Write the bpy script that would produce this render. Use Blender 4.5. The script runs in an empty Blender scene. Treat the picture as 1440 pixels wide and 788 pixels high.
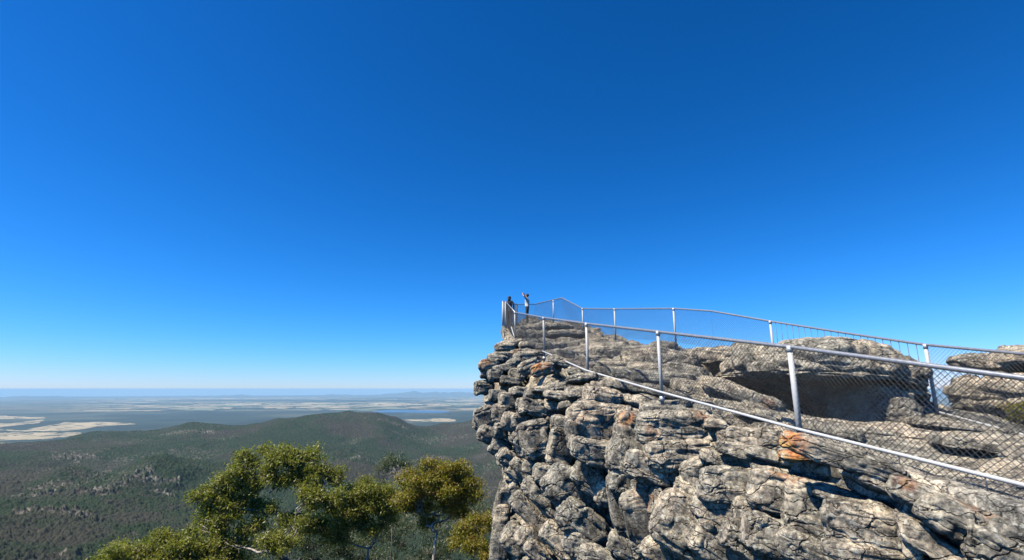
import bpy, bmesh, math, random
import numpy as np
from mathutils import Vector, Matrix
random.seed(7)
rng = np.random.default_rng(7)
SC = bpy.context.scene
COL = SC.collection
f4 = np.float32
PITCH = math.atan(153/700)

# ------------------------------------------------------------------ helpers
def at(u, v, Y):
    """point of the place seen at photo pixel (u, v), Y metres ahead"""
    dx = (u-720)/700; dy = (394-v)/700
    y = -math.sin(PITCH)*dy+math.cos(PITCH); z = math.cos(PITCH)*dy+math.sin(PITCH)
    s = Y/y
    return Vector((dx*s, Y, z*s))

def tag(o, label=None, cat=None, group=None, kind=None):
    if label: o['label'] = label
    if cat: o['category'] = cat
    if group: o['group'] = group
    if kind: o['kind'] = kind
    return o

def empty(name, loc=(0, 0, 0), rz=0):
    o = bpy.data.objects.new(name, None); COL.objects.link(o)
    o.location = loc; o.rotation_euler = (0, 0, rz)
    return o

def mesh_np(name, V, F, mat=None, parent=None, smooth=True, attrs=None, world=True):
    """V (n,3), F (m,3|4) -> one mesh object; coordinates are world ones"""
    V = np.asarray(V, f4); F = np.asarray(F, np.int32)
    m = bpy.data.meshes.new(name)
    m.vertices.add(len(V)); m.vertices.foreach_set('co', V.ravel())
    k = F.shape[1]
    m.loops.add(F.size); m.loops.foreach_set('vertex_index', F.ravel())
    m.polygons.add(len(F))
    m.polygons.foreach_set('loop_start', np.arange(0, F.size, k, dtype=np.int32))
    m.polygons.foreach_set('use_smooth', np.full(len(F), smooth))
    m.update(calc_edges=True)
    if attrs:
        for an, av in attrs.items():
            av = np.asarray(av, f4)
            if av.ndim == 1:
                a = m.attributes.new(an, 'FLOAT', 'POINT'); a.data.foreach_set('value', av)
            else:
                a = m.attributes.new(an, 'FLOAT_COLOR', 'POINT')
                c = np.ones((len(av), 4), f4); c[:, :3] = av; a.data.foreach_set('color', c.ravel())
    if mat: m.materials.append(mat)
    o = bpy.data.objects.new(name, m); COL.objects.link(o)
    if parent is not None:
        o.parent = parent
        o.matrix_parent_inverse = Matrix.Translation(parent.location).inverted() if parent.rotation_euler.z == 0 else parent.matrix_basis.inverted()
    return o

def recentre(o):
    """put a mesh object's origin at the centre of its base"""
    m = o.data; n = len(m.vertices)
    c = np.empty(n*3, f4); m.vertices.foreach_get('co', c); c = c.reshape(-1, 3)
    b = np.array([(c[:, 0].min()+c[:, 0].max())/2, (c[:, 1].min()+c[:, 1].max())/2, c[:, 2].min()], f4)
    m.vertices.foreach_set('co', (c-b).ravel()); m.update()
    o.location = [float(x) for x in b]
    return o

def grid_faces(nr, nc):
    i = np.arange(nr-1)[:, None]*nc+np.arange(nc-1)[None, :]
    return np.stack([i, i+1, i+nc+1, i+nc], -1).reshape(-1, 4)

# ---- noise
def _h(ix, iy, iz, seed):
    h = (ix.astype(np.uint32)*np.uint32(374761393)+iy.astype(np.uint32)*np.uint32(668265263)
         + iz.astype(np.uint32)*np.uint32(2147483647)+np.uint32(seed*974711+12345))
    h = (h ^ (h >> np.uint32(13)))*np.uint32(1274126177)
    h = (h ^ (h >> np.uint32(15)))*np.uint32(2246822519)
    return h ^ (h >> np.uint32(14))
def _r(h): return (h & np.uint32(0xffffff)).astype(f4)/f4(16777216)

def vnoise(p, seed=0):
    p = np.asarray(p, f4); i = np.floor(p).astype(np.int64); f = (p-i).astype(f4)
    f = f*f*f*(f*(f*6-15)+10)
    out = 0
    for dx in (0, 1):
        wx = f[:, 0] if dx else 1-f[:, 0]
        for dy in (0, 1):
            wy = f[:, 1] if dy else 1-f[:, 1]
            for dz in (0, 1):
                wz = f[:, 2] if dz else 1-f[:, 2]
                out = out+wx*wy*wz*_r(_h(i[:, 0]+dx, i[:, 1]+dy, i[:, 2]+dz, seed))
    return out*2-1
def fbm(p, octv=4, seed=0, gain=.5, lac=2.03):
    a = 1.; s = 0; t = 0; q = np.asarray(p, f4)
    for k in range(octv):
        s = s+a*vnoise(q, seed+k*17); t += a; a *= gain; q = q*lac+f4(13.7)
    return s/t
def worley(p, seed=0, jit=.9):
    p = np.asarray(p, f4); n = len(p); i = np.floor(p).astype(np.int64)
    F1 = np.full(n, 9., f4); F2 = np.full(n, 9., f4)
    D = np.zeros((n, 3), f4); ID = np.zeros(n, np.uint32)
    for dx in (-1, 0, 1):
        for dy in (-1, 0, 1):
            for dz in (-1, 0, 1):
                cx, cy, cz = i[:, 0]+dx, i[:, 1]+dy, i[:, 2]+dz
                h = _h(cx, cy, cz, seed)
                h2 = _h(cx, cy, cz, seed+7); h3 = _h(cx, cy, cz, seed+13)
                vx = p[:, 0]-(cx+.5+(_r(h)-.5)*jit); vy = p[:, 1]-(cy+.5+(_r(h2)-.5)*jit); vz = p[:, 2]-(cz+.5+(_r(h3)-.5)*jit)
                d = np.sqrt(vx*vx+vy*vy+vz*vz).astype(f4)
                c = d < F1
                F2 = np.where(c, F1, np.minimum(F2, d)); F1 = np.where(c, d, F1)
                ID = np.where(c, h, ID)
                D[:, 0] = np.where(c, vx, D[:, 0]); D[:, 1] = np.where(c, vy, D[:, 1]); D[:, 2] = np.where(c, vz, D[:, 2])
    return F1, F2, D, ID
def idr(ID, k):
    return _r((ID*np.uint32(2654435761)+np.uint32(k*40503+7)) ^ (ID >> np.uint32(9+k)))
def sstep(a, b, x):
    t = np.clip((x-a)/(b-a), 0, 1); return t*t*(3-2*t)

# ---- tubes
def tube_np(pts, rad, seg=8, cap=True):
    pts = [Vector(p) for p in pts]; n = len(pts)
    if not hasattr(rad, '__len__'): rad = [rad]*n
    V = []; F = []
    prev = None
    for i, p in enumerate(pts):
        t = (pts[min(i+1, n-1)]-pts[max(i-1, 0)]).normalized()
        if prev is None:
            a = Vector((0, 0, 1)) if abs(t.z) < .9 else Vector((1, 0, 0))
            x = t.cross(a).normalized()
        else:
            x = (prev-t*prev.dot(t)).normalized()
        y = t.cross(x); prev = x
        for k in range(seg):
            an = 2*math.pi*k/seg
            V.append(p+(x*math.cos(an)+y*math.sin(an))*rad[i])
    for i in range(n-1):
        for k in range(seg):
            k2 = (k+1) % seg
            F.append((i*seg+k, i*seg+k2, (i+1)*seg+k2, (i+1)*seg+k))
    if cap:
        for e, base in ((0, 0), (1, (n-1)*seg)):
            c = len(V); V.append(pts[0] if e == 0 else pts[-1])
            for k in range(seg):
                k2 = (k+1) % seg
                F.append((base+k, base+k2, c, c) if e else (base+k2, base+k, c, c))
    return V, F
class MB:
    def __init__(s): s.bm = bmesh.new()
    def tube(s, pts, rad, seg=8):
        V, F = tube_np(pts, rad, seg)
        vs = [s.bm.verts.new(v) for v in V]
        for f in F:
            g = []
            for i in f:
                if vs[i] not in g: g.append(vs[i])
            try: s.bm.faces.new(g)
            except ValueError: pass
        return s
    def box(s, c, size, rz=0, bev=0):
        r = bmesh.ops.create_cube(s.bm, size=1)
        M = Matrix.Translation(c) @ Matrix.Rotation(rz, 4, 'Z') @ Matrix.Diagonal((*size, 1))
        bmesh.ops.transform(s.bm, matrix=M, verts=r['verts'])
        if bev:
            es = list({e for v in r['verts'] for e in v.link_edges})
            bmesh.ops.bevel(s.bm, geom=es, offset=bev, segments=2, affect='EDGES')
        return s
    def ball(s, c, size, seg=10, rot=None):
        r = bmesh.ops.create_uvsphere(s.bm, u_segments=seg, v_segments=max(5, seg*2//3), radius=1)
        M = Matrix.Translation(c) @ (rot or Matrix.Identity(4)) @ Matrix.Diagonal((*size, 1))
        bmesh.ops.transform(s.bm, matrix=M, verts=r['verts'])
        return s
    def build(s, name, mat, parent=None, smooth=True):
        m = bpy.data.meshes.new(name); s.bm.normal_update()
        for f in s.bm.faces: f.smooth = smooth
        s.bm.to_mesh(m); s.bm.free(); m.materials.append(mat)
        o = bpy.data.objects.new(name, m); COL.objects.link(o)
        if parent is not None:
            o.parent = parent; o.matrix_parent_inverse = Matrix.Translation(parent.location).inverted()
        return o

# ------------------------------------------------------------------ materials
def newmat(name):
    m = bpy.data.materials.new(name); m.use_nodes = True
    nt = m.node_tree; nt.nodes.clear()
    out = nt.nodes.new('ShaderNodeOutputMaterial'); b = nt.nodes.new('ShaderNodeBsdfPrincipled')
    nt.links.new(b.outputs[0], out.inputs[0])
    return m, nt, b
def N(nt, t, **kw):
    n = nt.nodes.new(t)
    for k, v in kw.items():
        if k.startswith('_'): n.inputs[k[1:]].default_value = v
        else: setattr(n, k, v)
    return n
def ramp(nt, src, stops):
    r = nt.nodes.new('ShaderNodeValToRGB'); e = r.color_ramp.elements
    while len(e) < len(stops): e.new(.5)
    for q, (p, c) in zip(e, stops):
        q.position = p; q.color = (*c, 1) if len(c) == 3 else c
    nt.links.new(src, r.inputs[0]); return r
def mix(nt, a, b, f, mode='MIX'):
    m = nt.nodes.new('ShaderNodeMix'); m.data_type = 'RGBA'; m.blend_type = mode
    for s, i in ((a, 6), (b, 7)):
        if isinstance(s, tuple): m.inputs[i].default_value = (*s, 1)
        else: nt.links.new(s, m.inputs[i])
    if isinstance(f, (int, float)): m.inputs[0].default_value = f
    else: nt.links.new(f, m.inputs[0])
    return m.outputs[2]
def simple(name, col, rough=.6, metal=0, bump=0, scale=40, var=.15):
    m, nt, b = newmat(name)
    tc = N(nt, 'ShaderNodeTexCoord')
    no = N(nt, 'ShaderNodeTexNoise', _Scale=scale, _Detail=5.)
    nt.links.new(tc.outputs['Object'], no.inputs['Vector'])
    r = ramp(nt, no.outputs[0], [(.3, tuple(c*(1-var) for c in col)), (.7, tuple(min(1, c*(1+var)) for c in col))])
    nt.links.new(r.outputs[0], b.inputs['Base Color'])
    b.inputs['Roughness'].default_value = rough; b.inputs['Metallic'].default_value = metal
    if bump:
        bp = N(nt, 'ShaderNodeBump', _Strength=bump, _Distance=.01)
        nt.links.new(no.outputs[0], bp.inputs['Height']); nt.links.new(bp.outputs[0], b.inputs['Normal'])
    return m

def rock_mat(name, stain=True, tint=(1, 1, 1), sc=1.):
    m, nt, b = newmat(name); L = nt.links.new
    geo = N(nt, 'ShaderNodeNewGeometry')
    def noise(s, d=6., r=.6, off=0.):
        n = N(nt, 'ShaderNodeTexNoise', _Scale=s*sc, _Detail=d, _Roughness=r)
        mp = N(nt, 'ShaderNodeMapping'); mp.inputs['Location'].default_value = (off, off*2, off*3)
        L(geo.outputs['Position'], mp.inputs[0]); L(mp.outputs[0], n.inputs['Vector']); return n.outputs[0]
    big = noise(.55, 3., .5); mid = noise(3.1, 8., .72, 3); fine = noise(21., 6., .75, 7); spk = noise(48., 3., .6, 11)
    c1 = ramp(nt, big, [(.32, (.225*tint[0], .215*tint[1], .185*tint[2])), (.5, (.335*tint[0], .30*tint[1], .24*tint[2])), (.68, (.46*tint[0], .38*tint[1], .285*tint[2]))]).outputs[0]
    c2 = ramp(nt, mid, [(.38, (.28, .28, .28)), (.5, (.9, .9, .88)), (.60, (1.5, 1.46, 1.38))]).outputs[0]
    c = mix(nt, c1, c2, .95, 'MULTIPLY')
    c3 = ramp(nt, fine, [(.38, (.25, .25, .26)), (.48, (.85, .85, .85)), (.60, (1.5, 1.47, 1.38))]).outputs[0]
    c = mix(nt, c, c3, .85, 'MULTIPLY')
    # grey-green and black lichen speckle
    s1 = ramp(nt, spk, [(.53, (0, 0, 0)), (.59, (1, 1, 1))]).outputs[0]
    lz = noise(1.6, 4., .6, 21)
    lm = ramp(nt, lz, [(.45, (0, 0, 0)), (.6, (1, 1, 1))]).outputs[0]
    mm = N(nt, 'ShaderNodeMath', operation='MULTIPLY'); L(s1, mm.inputs[0]); L(lm, mm.inputs[1])
    c = mix(nt, c, (.085, .08, .07), mm.outputs[0])
    s2 = ramp(nt, noise(15., 4., .65, 31), [(.57, (0, 0, 0)), (.63, (.8, .8, .8))]).outputs[0]
    c = mix(nt, c, (.5, .49, .4), s2)
    mpz = N(nt, 'ShaderNodeMapping'); mpz.inputs['Scale'].default_value = (3.2, 3.2, .45); L(geo.outputs['Position'], mpz.inputs[0])
    sn = N(nt, 'ShaderNodeTexNoise', _Scale=1.6*sc, _Detail=6., _Roughness=.65); L(mpz.outputs[0], sn.inputs['Vector'])
    c = mix(nt, c, ramp(nt, sn.outputs[0], [(.38, (.42, .42, .43)), (.50, (1, 1, 1)), (.66, (1.22, 1.2, 1.12))]).outputs[0], .8, 'MULTIPLY')
    wn = N(nt, 'ShaderNodeTexNoise', _Scale=2.5, _Detail=4.); L(geo.outputs['Position'], wn.inputs['Vector'])
    wa = N(nt, 'ShaderNodeMix', data_type='RGBA', blend_type='LINEAR_LIGHT'); wa.inputs[0].default_value = .22; L(geo.outputs['Position'], wa.inputs[6]); L(wn.outputs[1], wa.inputs[7])
    mpc = N(nt, 'ShaderNodeMapping'); mpc.inputs['Scale'].default_value = (1.0, .8, 2.3); mpc.inputs['Rotation'].default_value = (.35, .15, 0); L(wa.outputs[2], mpc.inputs[0])
    cr = N(nt, 'ShaderNodeTexVoronoi', feature='DISTANCE_TO_EDGE'); cr.inputs['Scale'].default_value = 2.1*sc; L(mpc.outputs[0], cr.inputs['Vector'])
    crr = ramp(nt, cr.outputs['Distance'], [(.0, (0, 0, 0)), (.035, (1, 1, 1))]).outputs[0]
    if stain:
        at_ = N(nt, 'ShaderNodeAttribute', attribute_name='stain')
        k = N(nt, 'ShaderNodeMath', operation='MULTIPLY'); L(at_.outputs['Fac'], k.inputs[0])
        kr = ramp(nt, noise(7., 6., .7, 41), [(.42, (.0, .0, .0)), (.54, (1, 1, 1))]).outputs[0]; L(kr, k.inputs[1])
        sc_ = ramp(nt, noise(11., 3., .6, 51), [(.4, (.30, .085, .035)), (.52, (.50, .20, .07)), (.62, (.62, .36, .12))]).outputs[0]
        c = mix(nt, c, sc_, k.outputs[0])
    L(c, b.inputs['Base Color']); b.inputs['Roughness'].default_value = .9
    b.inputs['Specular IOR Level'].default_value = .25
    bp = N(nt, 'ShaderNodeBump', _Strength=.6, _Distance=.03); L(mid, bp.inputs['Height'])
    bp2 = N(nt, 'ShaderNodeBump', _Strength=.8, _Distance=.014); L(fine, bp2.inputs['Height']); L(bp.outputs[0], bp2.inputs['Normal'])
    bp3 = N(nt, 'ShaderNodeBump', _Strength=.9, _Distance=.035); L(crr, bp3.inputs['Height']); L(bp2.outputs[0], bp3.inputs['Normal'])
    L(bp3.outputs[0], b.inputs['Normal'])
    return m
M_ROCK = rock_mat('weathered_sandstone')
M_BOULDER = rock_mat('grey_sandstone', False)
M_GALV = simple('galvanised_steel', (.62, .63, .64), .42, .35, .15, 60, .12)
M_WHITE = simple('painted_post', (.50, .50, .48), .5, 0, .15, 30, .1)
M_RAIL = simple('rail_steel', (.34, .345, .35), .4, .5, .1, 25, .2)
M_WIRE = simple('wire', (.085, .088, .09), .5, .2, 0, 30, .3)
M_DARKSTEEL = simple('dark_steel', (.12, .14, .17), .5, .3, 0, 30, .2)
M_CONC = rock_mat('concrete', False, (1.1, 1.14, 1.22), 1.7)

# ------------------------------------------------------------------ world, sun, camera
SUN_EL = math.radians(57); SUN_AZ = math.radians(-114)     # azimuth from +Y, clockwise positive: left and a bit behind
sd = Vector((math.sin(SUN_AZ)*math.cos(SUN_EL), math.cos(SUN_AZ)*math.cos(SUN_EL), math.sin(SUN_EL)))
w = bpy.data.worlds.new("World"); SC.world = w; w.use_nodes = True
nt = w.node_tree; bg = nt.nodes['Background']
sky = nt.nodes.new('ShaderNodeTexSky'); sky.sky_type = 'NISHITA'; sky.sun_disc = False
sky.sun_elevation = SUN_EL; sky.sun_rotation = SUN_AZ
sky.altitude = 700; sky.air_density = 1.0; sky.dust_density = .1; sky.ozone_density = 2.0
sep = nt.nodes.new('ShaderNodeSeparateColor'); com = nt.nodes.new('ShaderNodeCombineColor'); nt.links.new(sky.outputs[0], sep.inputs[0])
for i_, (g_, k_) in enumerate([(2.25, .68), (1.26, .885), (1.27, 1.60)]):     # deep clear-air blue
    a_ = nt.nodes.new('ShaderNodeMath'); a_.operation = 'MULTIPLY'; a_.inputs[1].default_value = .12
    p_ = nt.nodes.new('ShaderNodeMath'); p_.operation = 'POWER'; p_.inputs[1].default_value = g_
    m_ = nt.nodes.new('ShaderNodeMath'); m_.operation = 'MULTIPLY'; m_.inputs[1].default_value = k_/.12
    nt.links.new(sep.outputs[i_], a_.inputs[0]); nt.links.new(a_.outputs[0], p_.inputs[0]); nt.links.new(p_.outputs[0], m_.inputs[0]); nt.links.new(m_.outputs[0], com.inputs[i_])
nt.links.new(com.outputs[0], bg.inputs[0])
bg.inputs[1].default_value = .082
sl = bpy.data.lights.new('sun', 'SUN'); sl.energy = 5.0; sl.angle = math.radians(.5); sl.color = (1, .93, .81)
so = bpy.data.objects.new('sun', sl); COL.objects.link(so); so.rotation_euler = sd.to_track_quat('Z', 'Y').to_euler()
cam = bpy.data.cameras.new('camera'); cam.sensor_width = 36; cam.lens = 700/1440*36; cam.clip_end = 300000; cam.clip_start = .05
co = bpy.data.objects.new('camera', cam); COL.objects.link(co); co.rotation_euler = (math.radians(90)+PITCH, 0, 0)
SC.camera = co
SC.view_settings.view_transform = 'Standard'; SC.view_settings.look = 'None'; SC.view_settings.exposure = .55
SC.cycles.max_bounces = 6; SC.cycles.diffuse_bounces = 0; SC.cycles.volume_bounces = 1; SC.cycles.transparent_max_bounces = 8

# ------------------------------------------------------------------ rbf surface
def rbf_fit(P, z, eps=0.):
    P = np.asarray(P, float); z = np.asarray(z, float); n = len(P)
    K = np.sqrt(((P[:, None]-P[None])**2).sum(-1))+eps*np.eye(n)
    A = np.zeros((n+3, n+3)); A[:n, :n] = -K; A[:n, n] = 1; A[:n, n+1:] = P; A[n, :n] = 1; A[n+1:, :n] = P.T
    s = np.linalg.solve(A, np.concatenate([z, [0, 0, 0]]))
    def f(X):
        X = np.asarray(X, float); out = np.empty(len(X))
        for a in range(0, len(X), 200000):
            x = X[a:a+200000]
            k = np.sqrt(((x[:, None]-P[None])**2).sum(-1))
            out[a:a+200000] = -k@s[:n]+s[n]+x@s[n+1:]
        return out
    return f

# ------------------------------------------------------------------ the rock
NL = [(6.6, -2, -2.0), (5.0, 1.5, -1.5), (4.12, 4, -1.12), (3.42, 6.5, -.75), (2.5, 9.2, -.22), (1.5, 11.6, .2), (.75, 15, .8), (-.2, 19.5, 1.9), (-.6, 24, 3.2), (.6, 28.5, 4.1)]
FL = [(14, -2, -2.2), (12.5, 3, -1.8), (10.6, 6.5, -1.3), (9.3, 9.0, -.75), (8.5, 11.5, -.2), (7.6, 15, .7), (6.2, 18.5, 1.4), (4.9, 22, 2.3), (3.4, 26, 3.5), (1.2, 28.9, 4.1)]
def catmull(P, ts):
    P = np.asarray(P, float); P = np.vstack([2*P[0]-P[1], P, 2*P[-1]-P[-2]])
    ts = np.clip(ts, 0, len(P)-3-1e-6); i = np.floor(ts).astype(int); f = (ts-i)[:, None]
    a, b, c, d = P[i], P[i+1], P[i+2], P[i+3]
    return .5*((2*b)+(-a+c)*f+(2*a-5*b+4*c-d)*f*f+(-a+3*b-3*c+d)*f**3)
ctrl = [(x, y, z) for x, y, z in NL+FL]
for u, v, Y in [(1440, 640, 6.2), (1440, 690, 4.9), (1400, 605, 8.2), (1325, 590, 9.0), (1320, 668, 5.9), (1200, 640, 6.9), (1200, 597, 8.8), (1110, 588, 8.6),
                (1040, 540, 10.2), (1010, 566, 9.2), (960, 570, 9.5), (1320, 569, 9.9), (1130, 592, 7.8), (1140, 588, 9.0), (1100, 580, 9.2), (1180, 590, 8.9), (1090, 592, 10.9), (1130, 604, 10.6), (1185, 606, 10.3), (1040, 556, 11.3),
                (1140, 575, 12.2), (1060, 552, 12.2), (1015, 541, 12.0), (1030, 547, 12.8), (1215, 575, 12.0), (1265, 580, 9.8), (1290, 572, 10.8),
                (985, 515, 12.6), (955, 487, 13.3), (920, 490, 13.2), (880, 481, 15), (842, 482, 17), (930, 525, 11.3), (870, 530, 11.8), (800, 500, 15.6), (775, 492, 16.2),
                (800, 478, 19), (750, 480, 21), (750, 458, 24.5), (735, 457, 26.5), (770, 462, 25), (712, 465, 24)]:
    p = at(u, v, Y); ctrl.append(tuple(p))
ctrl += [(7.2, 13.4, .45), (5.4, 16.5, 1.0), (4.1, 20, 1.6), (3.3, 22.5, 2.2), (2.5, 25, 3.2), (7.5, 4.5, -1.35), (8, 0, -1.9)]
ctrl = np.array(ctrl)
Hrock = rbf_fit(ctrl[:, :2], ctrl[:, 2], .02)

# path parameter spaced with distance from the camera
tt = np.linspace(0, 9, 4000); pp = catmull(NL, tt)
dl = np.r_[0, np.sqrt((np.diff(pp[:, :2], axis=0)**2).sum(1))]
wgt = dl/np.clip(np.hypot(pp[:, 0], pp[:, 1]), 3.5, 40); wgt[pp[:, 1] < 2] *= .25
cw = np.cumsum(wgt); NS = 950
ts = np.interp(np.linspace(0, cw[-1], NS), cw, tt)
Np = catmull(NL, ts); Fp = catmull(FL, ts)
T = np.gradient(Np[:, :2], axis=0); T /= np.linalg.norm(T, axis=1)[:, None]
On = np.stack([-T[:, 1], T[:, 0]], 1)
kk = np.ones(61)/61
On = np.stack([np.convolve(np.pad(On[:, i], 30, 'edge'), kk, 'valid') for i in (0, 1)], 1)
T2 = np.gradient(Fp[:, :2], axis=0); T2 /= np.linalg.norm(T2, axis=1)[:, None]
Of = np.stack([T2[:, 1], -T2[:, 0]], 1)
Np[:, 2] = Hrock(Np[:, :2]); Fp[:, 2] = Hrock(Fp[:, :2])

prof = {  # distance ahead: (metres below the lip, metres outward)
    1: [(0, 0), (.5, .3), (2, 1.4), (6, 3.4), (20, 8)],
    4: [(0, 0), (.15, .14), (.5, .35), (.8, .5), (1.5, 1.0), (3, 2.0), (6, 3.2), (20, 8)],
    7: [(0, 0), (.25, .15), (.7, .38), (1.2, .62), (2.5, 1.35), (6, 2.8), (20, 7)],
    9: [(0, 0), (.4, .22), (1.1, .55), (1.8, .75), (2.1, .70), (3.2, 1.1), (6, 2.0), (20, 5)],
    11.5: [(0, 0), (.5, .30), (1.2, .75), (2.0, 1.0), (2.6, 1.0), (4, 1.4), (9, 2.3), (20, 4)],
    14: [(0, 0), (.3, .4), (.6, .75), (1, 1.2), (1.5, 1.5), (2.2, 1.55), (3.1, 1.2), (3.65, 1.35), (5, 1.55), (10, 2), (20, 3)],
    17.5: [(0, .1), (.15, .6), (.35, 1.4), (.6, 1.45), (.95, 1.1), (1.25, 1.15), (1.7, 1.45), (2.4, 1.5), (3.3, 1.25), (4.45, .6), (5.1, .8), (6.75, 1.0), (10, 1.3), (20, 2)],
    20.5: [(0, .05), (.4, .2), (1, .8), (2, .9), (3, .8), (4.5, .2), (6, .3), (20, 1.5)],
    24: [(0, .0), (.5, .15), (1.2, .5), (2.6, .75), (4, .6), (6, .1), (20, 1)],
    29: [(0, 0), (1, .2), (3, .5), (6, .3), (20, 1)],
}
pk = sorted(prof)
nf, ntp, nb = 480, 300, 40
fr = (np.arange(nf)/(nf-1))
Dmax = np.interp(Np[:, 1], [2, 4, 8, 14, 20], [6, 6, 9, 13, 17])
d = Dmax[:, None]*(fr[None, :]**1.2)                        # NS x nf, lip first
po = np.stack([np.interp(d, [a for a, b in prof[k]], [b for a, b in prof[k]]) for k in pk], -1)
yy = np.clip(Np[:, 1], pk[0], pk[-1]-1e-3); ki = np.searchsorted(pk, yy, side='right')-1
pka = np.array(pk, float); ff = (yy-pka[ki])/(pka[ki+1]-pka[ki]); ff = ff*ff*(3-2*ff)
off = np.take_along_axis(po, ki[:, None, None], 2)[..., 0]*(1-ff[:, None])+np.take_along_axis(po, ki[:, None, None]+1, 2)[..., 0]*ff[:, None]
face = np.stack([Np[:, None, 0]+On[:, None, 0]*off, Np[:, None, 1]+On[:, None, 1]*off, Np[:, None, 2]-d], -1)[:, ::-1]
rr = np.linspace(0, 1, ntp+1)[1:-1]; rr = rr**1.25
top = Np[:, None, :]*(1-rr[None, :, None])+Fp[:, None, :]*rr[None, :, None]
top[..., 2] = Hrock(top[..., :2].reshape(-1, 2)).reshape(top.shape[:2])
db = 12*np.linspace(0, 1, nb)**1.5
back = np.stack([Fp[:, None, 0]+Of[:, None, 0]*db*.08, Fp[:, None, 1]+Of[:, None, 1]*db*.08, Fp[:, None, 2]-db[None, :]], -1)
G = np.concatenate([face, top, back], 1); nR = G.shape[1]
du = np.gradient(G, axis=0); dv = np.gradient(G, axis=1)
Nn = np.cross(du, dv); Nn /= np.linalg.norm(Nn, axis=2)[..., None]+1e-9
if Nn[NS//2, nf+ntp//2, 2] < 0: Nn = -Nn
for _ in range(3):      # soften the base normals so that the displacement does not tear at the lip
    a = np.pad(Nn, ((0, 0), (12, 12), (0, 0)), 'edge'); c = np.cumsum(a, axis=1)
    Nn = np.concatenate([c[:, 24:25], c[:, 25:]-c[:, :-25]], 1)/25
Nn /= np.linalg.norm(Nn, axis=2)[..., None]+1e-9
P = G.reshape(-1, 3).astype(f4); Nv = Nn.reshape(-1, 3).astype(f4)
row = np.tile(np.arange(nR), NS)
sdist = np.concatenate([d[:, ::-1], -np.linalg.norm(top[..., :2]-Np[:, None, :2], axis=2), np.full((NS, nb), -9.)], 1).ravel()
isface = sstep(-.30, .25, sdist).astype(f4)
wl = sstep(-.28, .32, sdist)[:, None]*1.; bl = (sstep(.55, .25, np.abs(sdist-.02)))[:, None]
On3 = np.repeat(np.concatenate([On, On[:, :1]*0+.15], 1), nR, 0)
lipn = On3*wl+np.array([0, 0, 1.])*(1-wl)
Nv = Nv*(1-bl)+lipn*bl; Nv = (Nv/np.linalg.norm(Nv, axis=1)[:, None]).astype(f4)
backm = row > nf+ntp

def strata_frame(P, isf):
    """coordinates along, across (into the rock) and perpendicular to the bedding"""
    al = P[:, 0]*-.3+P[:, 1]*.95; ac = P[:, 0]*.95+P[:, 1]*.3
    low = sstep(.0, -4.0, P[:, 2]-(P[:, 1]-12)*.12)*sstep(7, 13, P[:, 1])
    th = np.radians(6+38*low*isf-10*(1-isf))
    # dips toward the camera side: along decreases -> bedding falls
    b = P[:, 2]*np.cos(th)-al*np.sin(th)*1.0
    a = al*np.cos(th)+P[:, 2]*np.sin(th)
    return a, ac, b
def rock_disp(P, amp_big, amp_mid, isf, seed=0):
    wv = np.stack([fbm(P*.55, 3, 3+seed), fbm(P*.55, 3, 5+seed), fbm(P*.55, 3, 9+seed)], 1)*.32
    wf = np.stack([fbm(P*2.2, 2, 13+seed), fbm(P*2.2, 2, 15+seed), fbm(P*2.2, 2, 19+seed)], 1)*.09
    a, ac, b = strata_frame(P+wv+wf, isf)
    h = np.zeros(len(P), f4); crev = np.zeros(len(P), f4)
    q = np.stack([a/1.12, ac/1.2, b/.84], 1)
    F1, F2, D, ID = worley(q, 21+seed)
    e = F2-F1; r1 = idr(ID, 1); r2 = idr(ID, 2); r3 = idr(ID, 3)
    prof_ = np.sqrt(np.clip(1-(1-np.clip(e/.46, 0, 1))**2, 0, 1))
    h += amp_big*((r1-.5)*.42+(prof_-1)*.36-D[:, 2]*(.06+.24*r2)-D[:, 0]*(r3-.5)*.25)
    crev = np.maximum(crev, (1-sstep(.0, .07, e))*np.minimum(1, amp_big*1.2))
    q = np.stack([a/.50, ac/.55, b/.34], 1)+7.3
    F1, F2, D, ID = worley(q, 43+seed)
    e = F2-F1; r1 = idr(ID, 1); r2 = idr(ID, 2)
    prof_ = np.sqrt(np.clip(1-(1-np.clip(e/.45, 0, 1))**2, 0, 1))
    msk = .12+.88*sstep(.0, .30, fbm(P*.75, 2, 77+seed))
    h += amp_mid*msk*((r1-.5)*.16+(prof_-1)*.10-D[:, 2]*(.03+.08*r2))
    crev = np.maximum(crev, (1-sstep(.0, .07, e))*msk*.8*np.minimum(1, amp_mid))
    # bedding grooves
    bb = b+.05*fbm(P*1.3, 3, 61+seed)
    g = vnoise(np.stack([a*.7, ac*.7, bb*15], 1), 71+seed)
    g2 = vnoise(np.stack([a*1.3, ac*1.3, bb*34], 1), 73+seed)
    gm = sstep(-.05, .3, fbm(P*.9, 2, 91+seed))*(.25+.75*sstep(.75, 1., isf))
    h += gm*(.05*-np.clip(-g-.3, 0, 1)*2.2+.006*g2)*np.minimum(1, amp_mid+.3)
    h += .055*fbm(P*3.0, 4, 101+seed)+.018*fbm(P*13, 4, 111+seed)
    return h, crev
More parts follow.
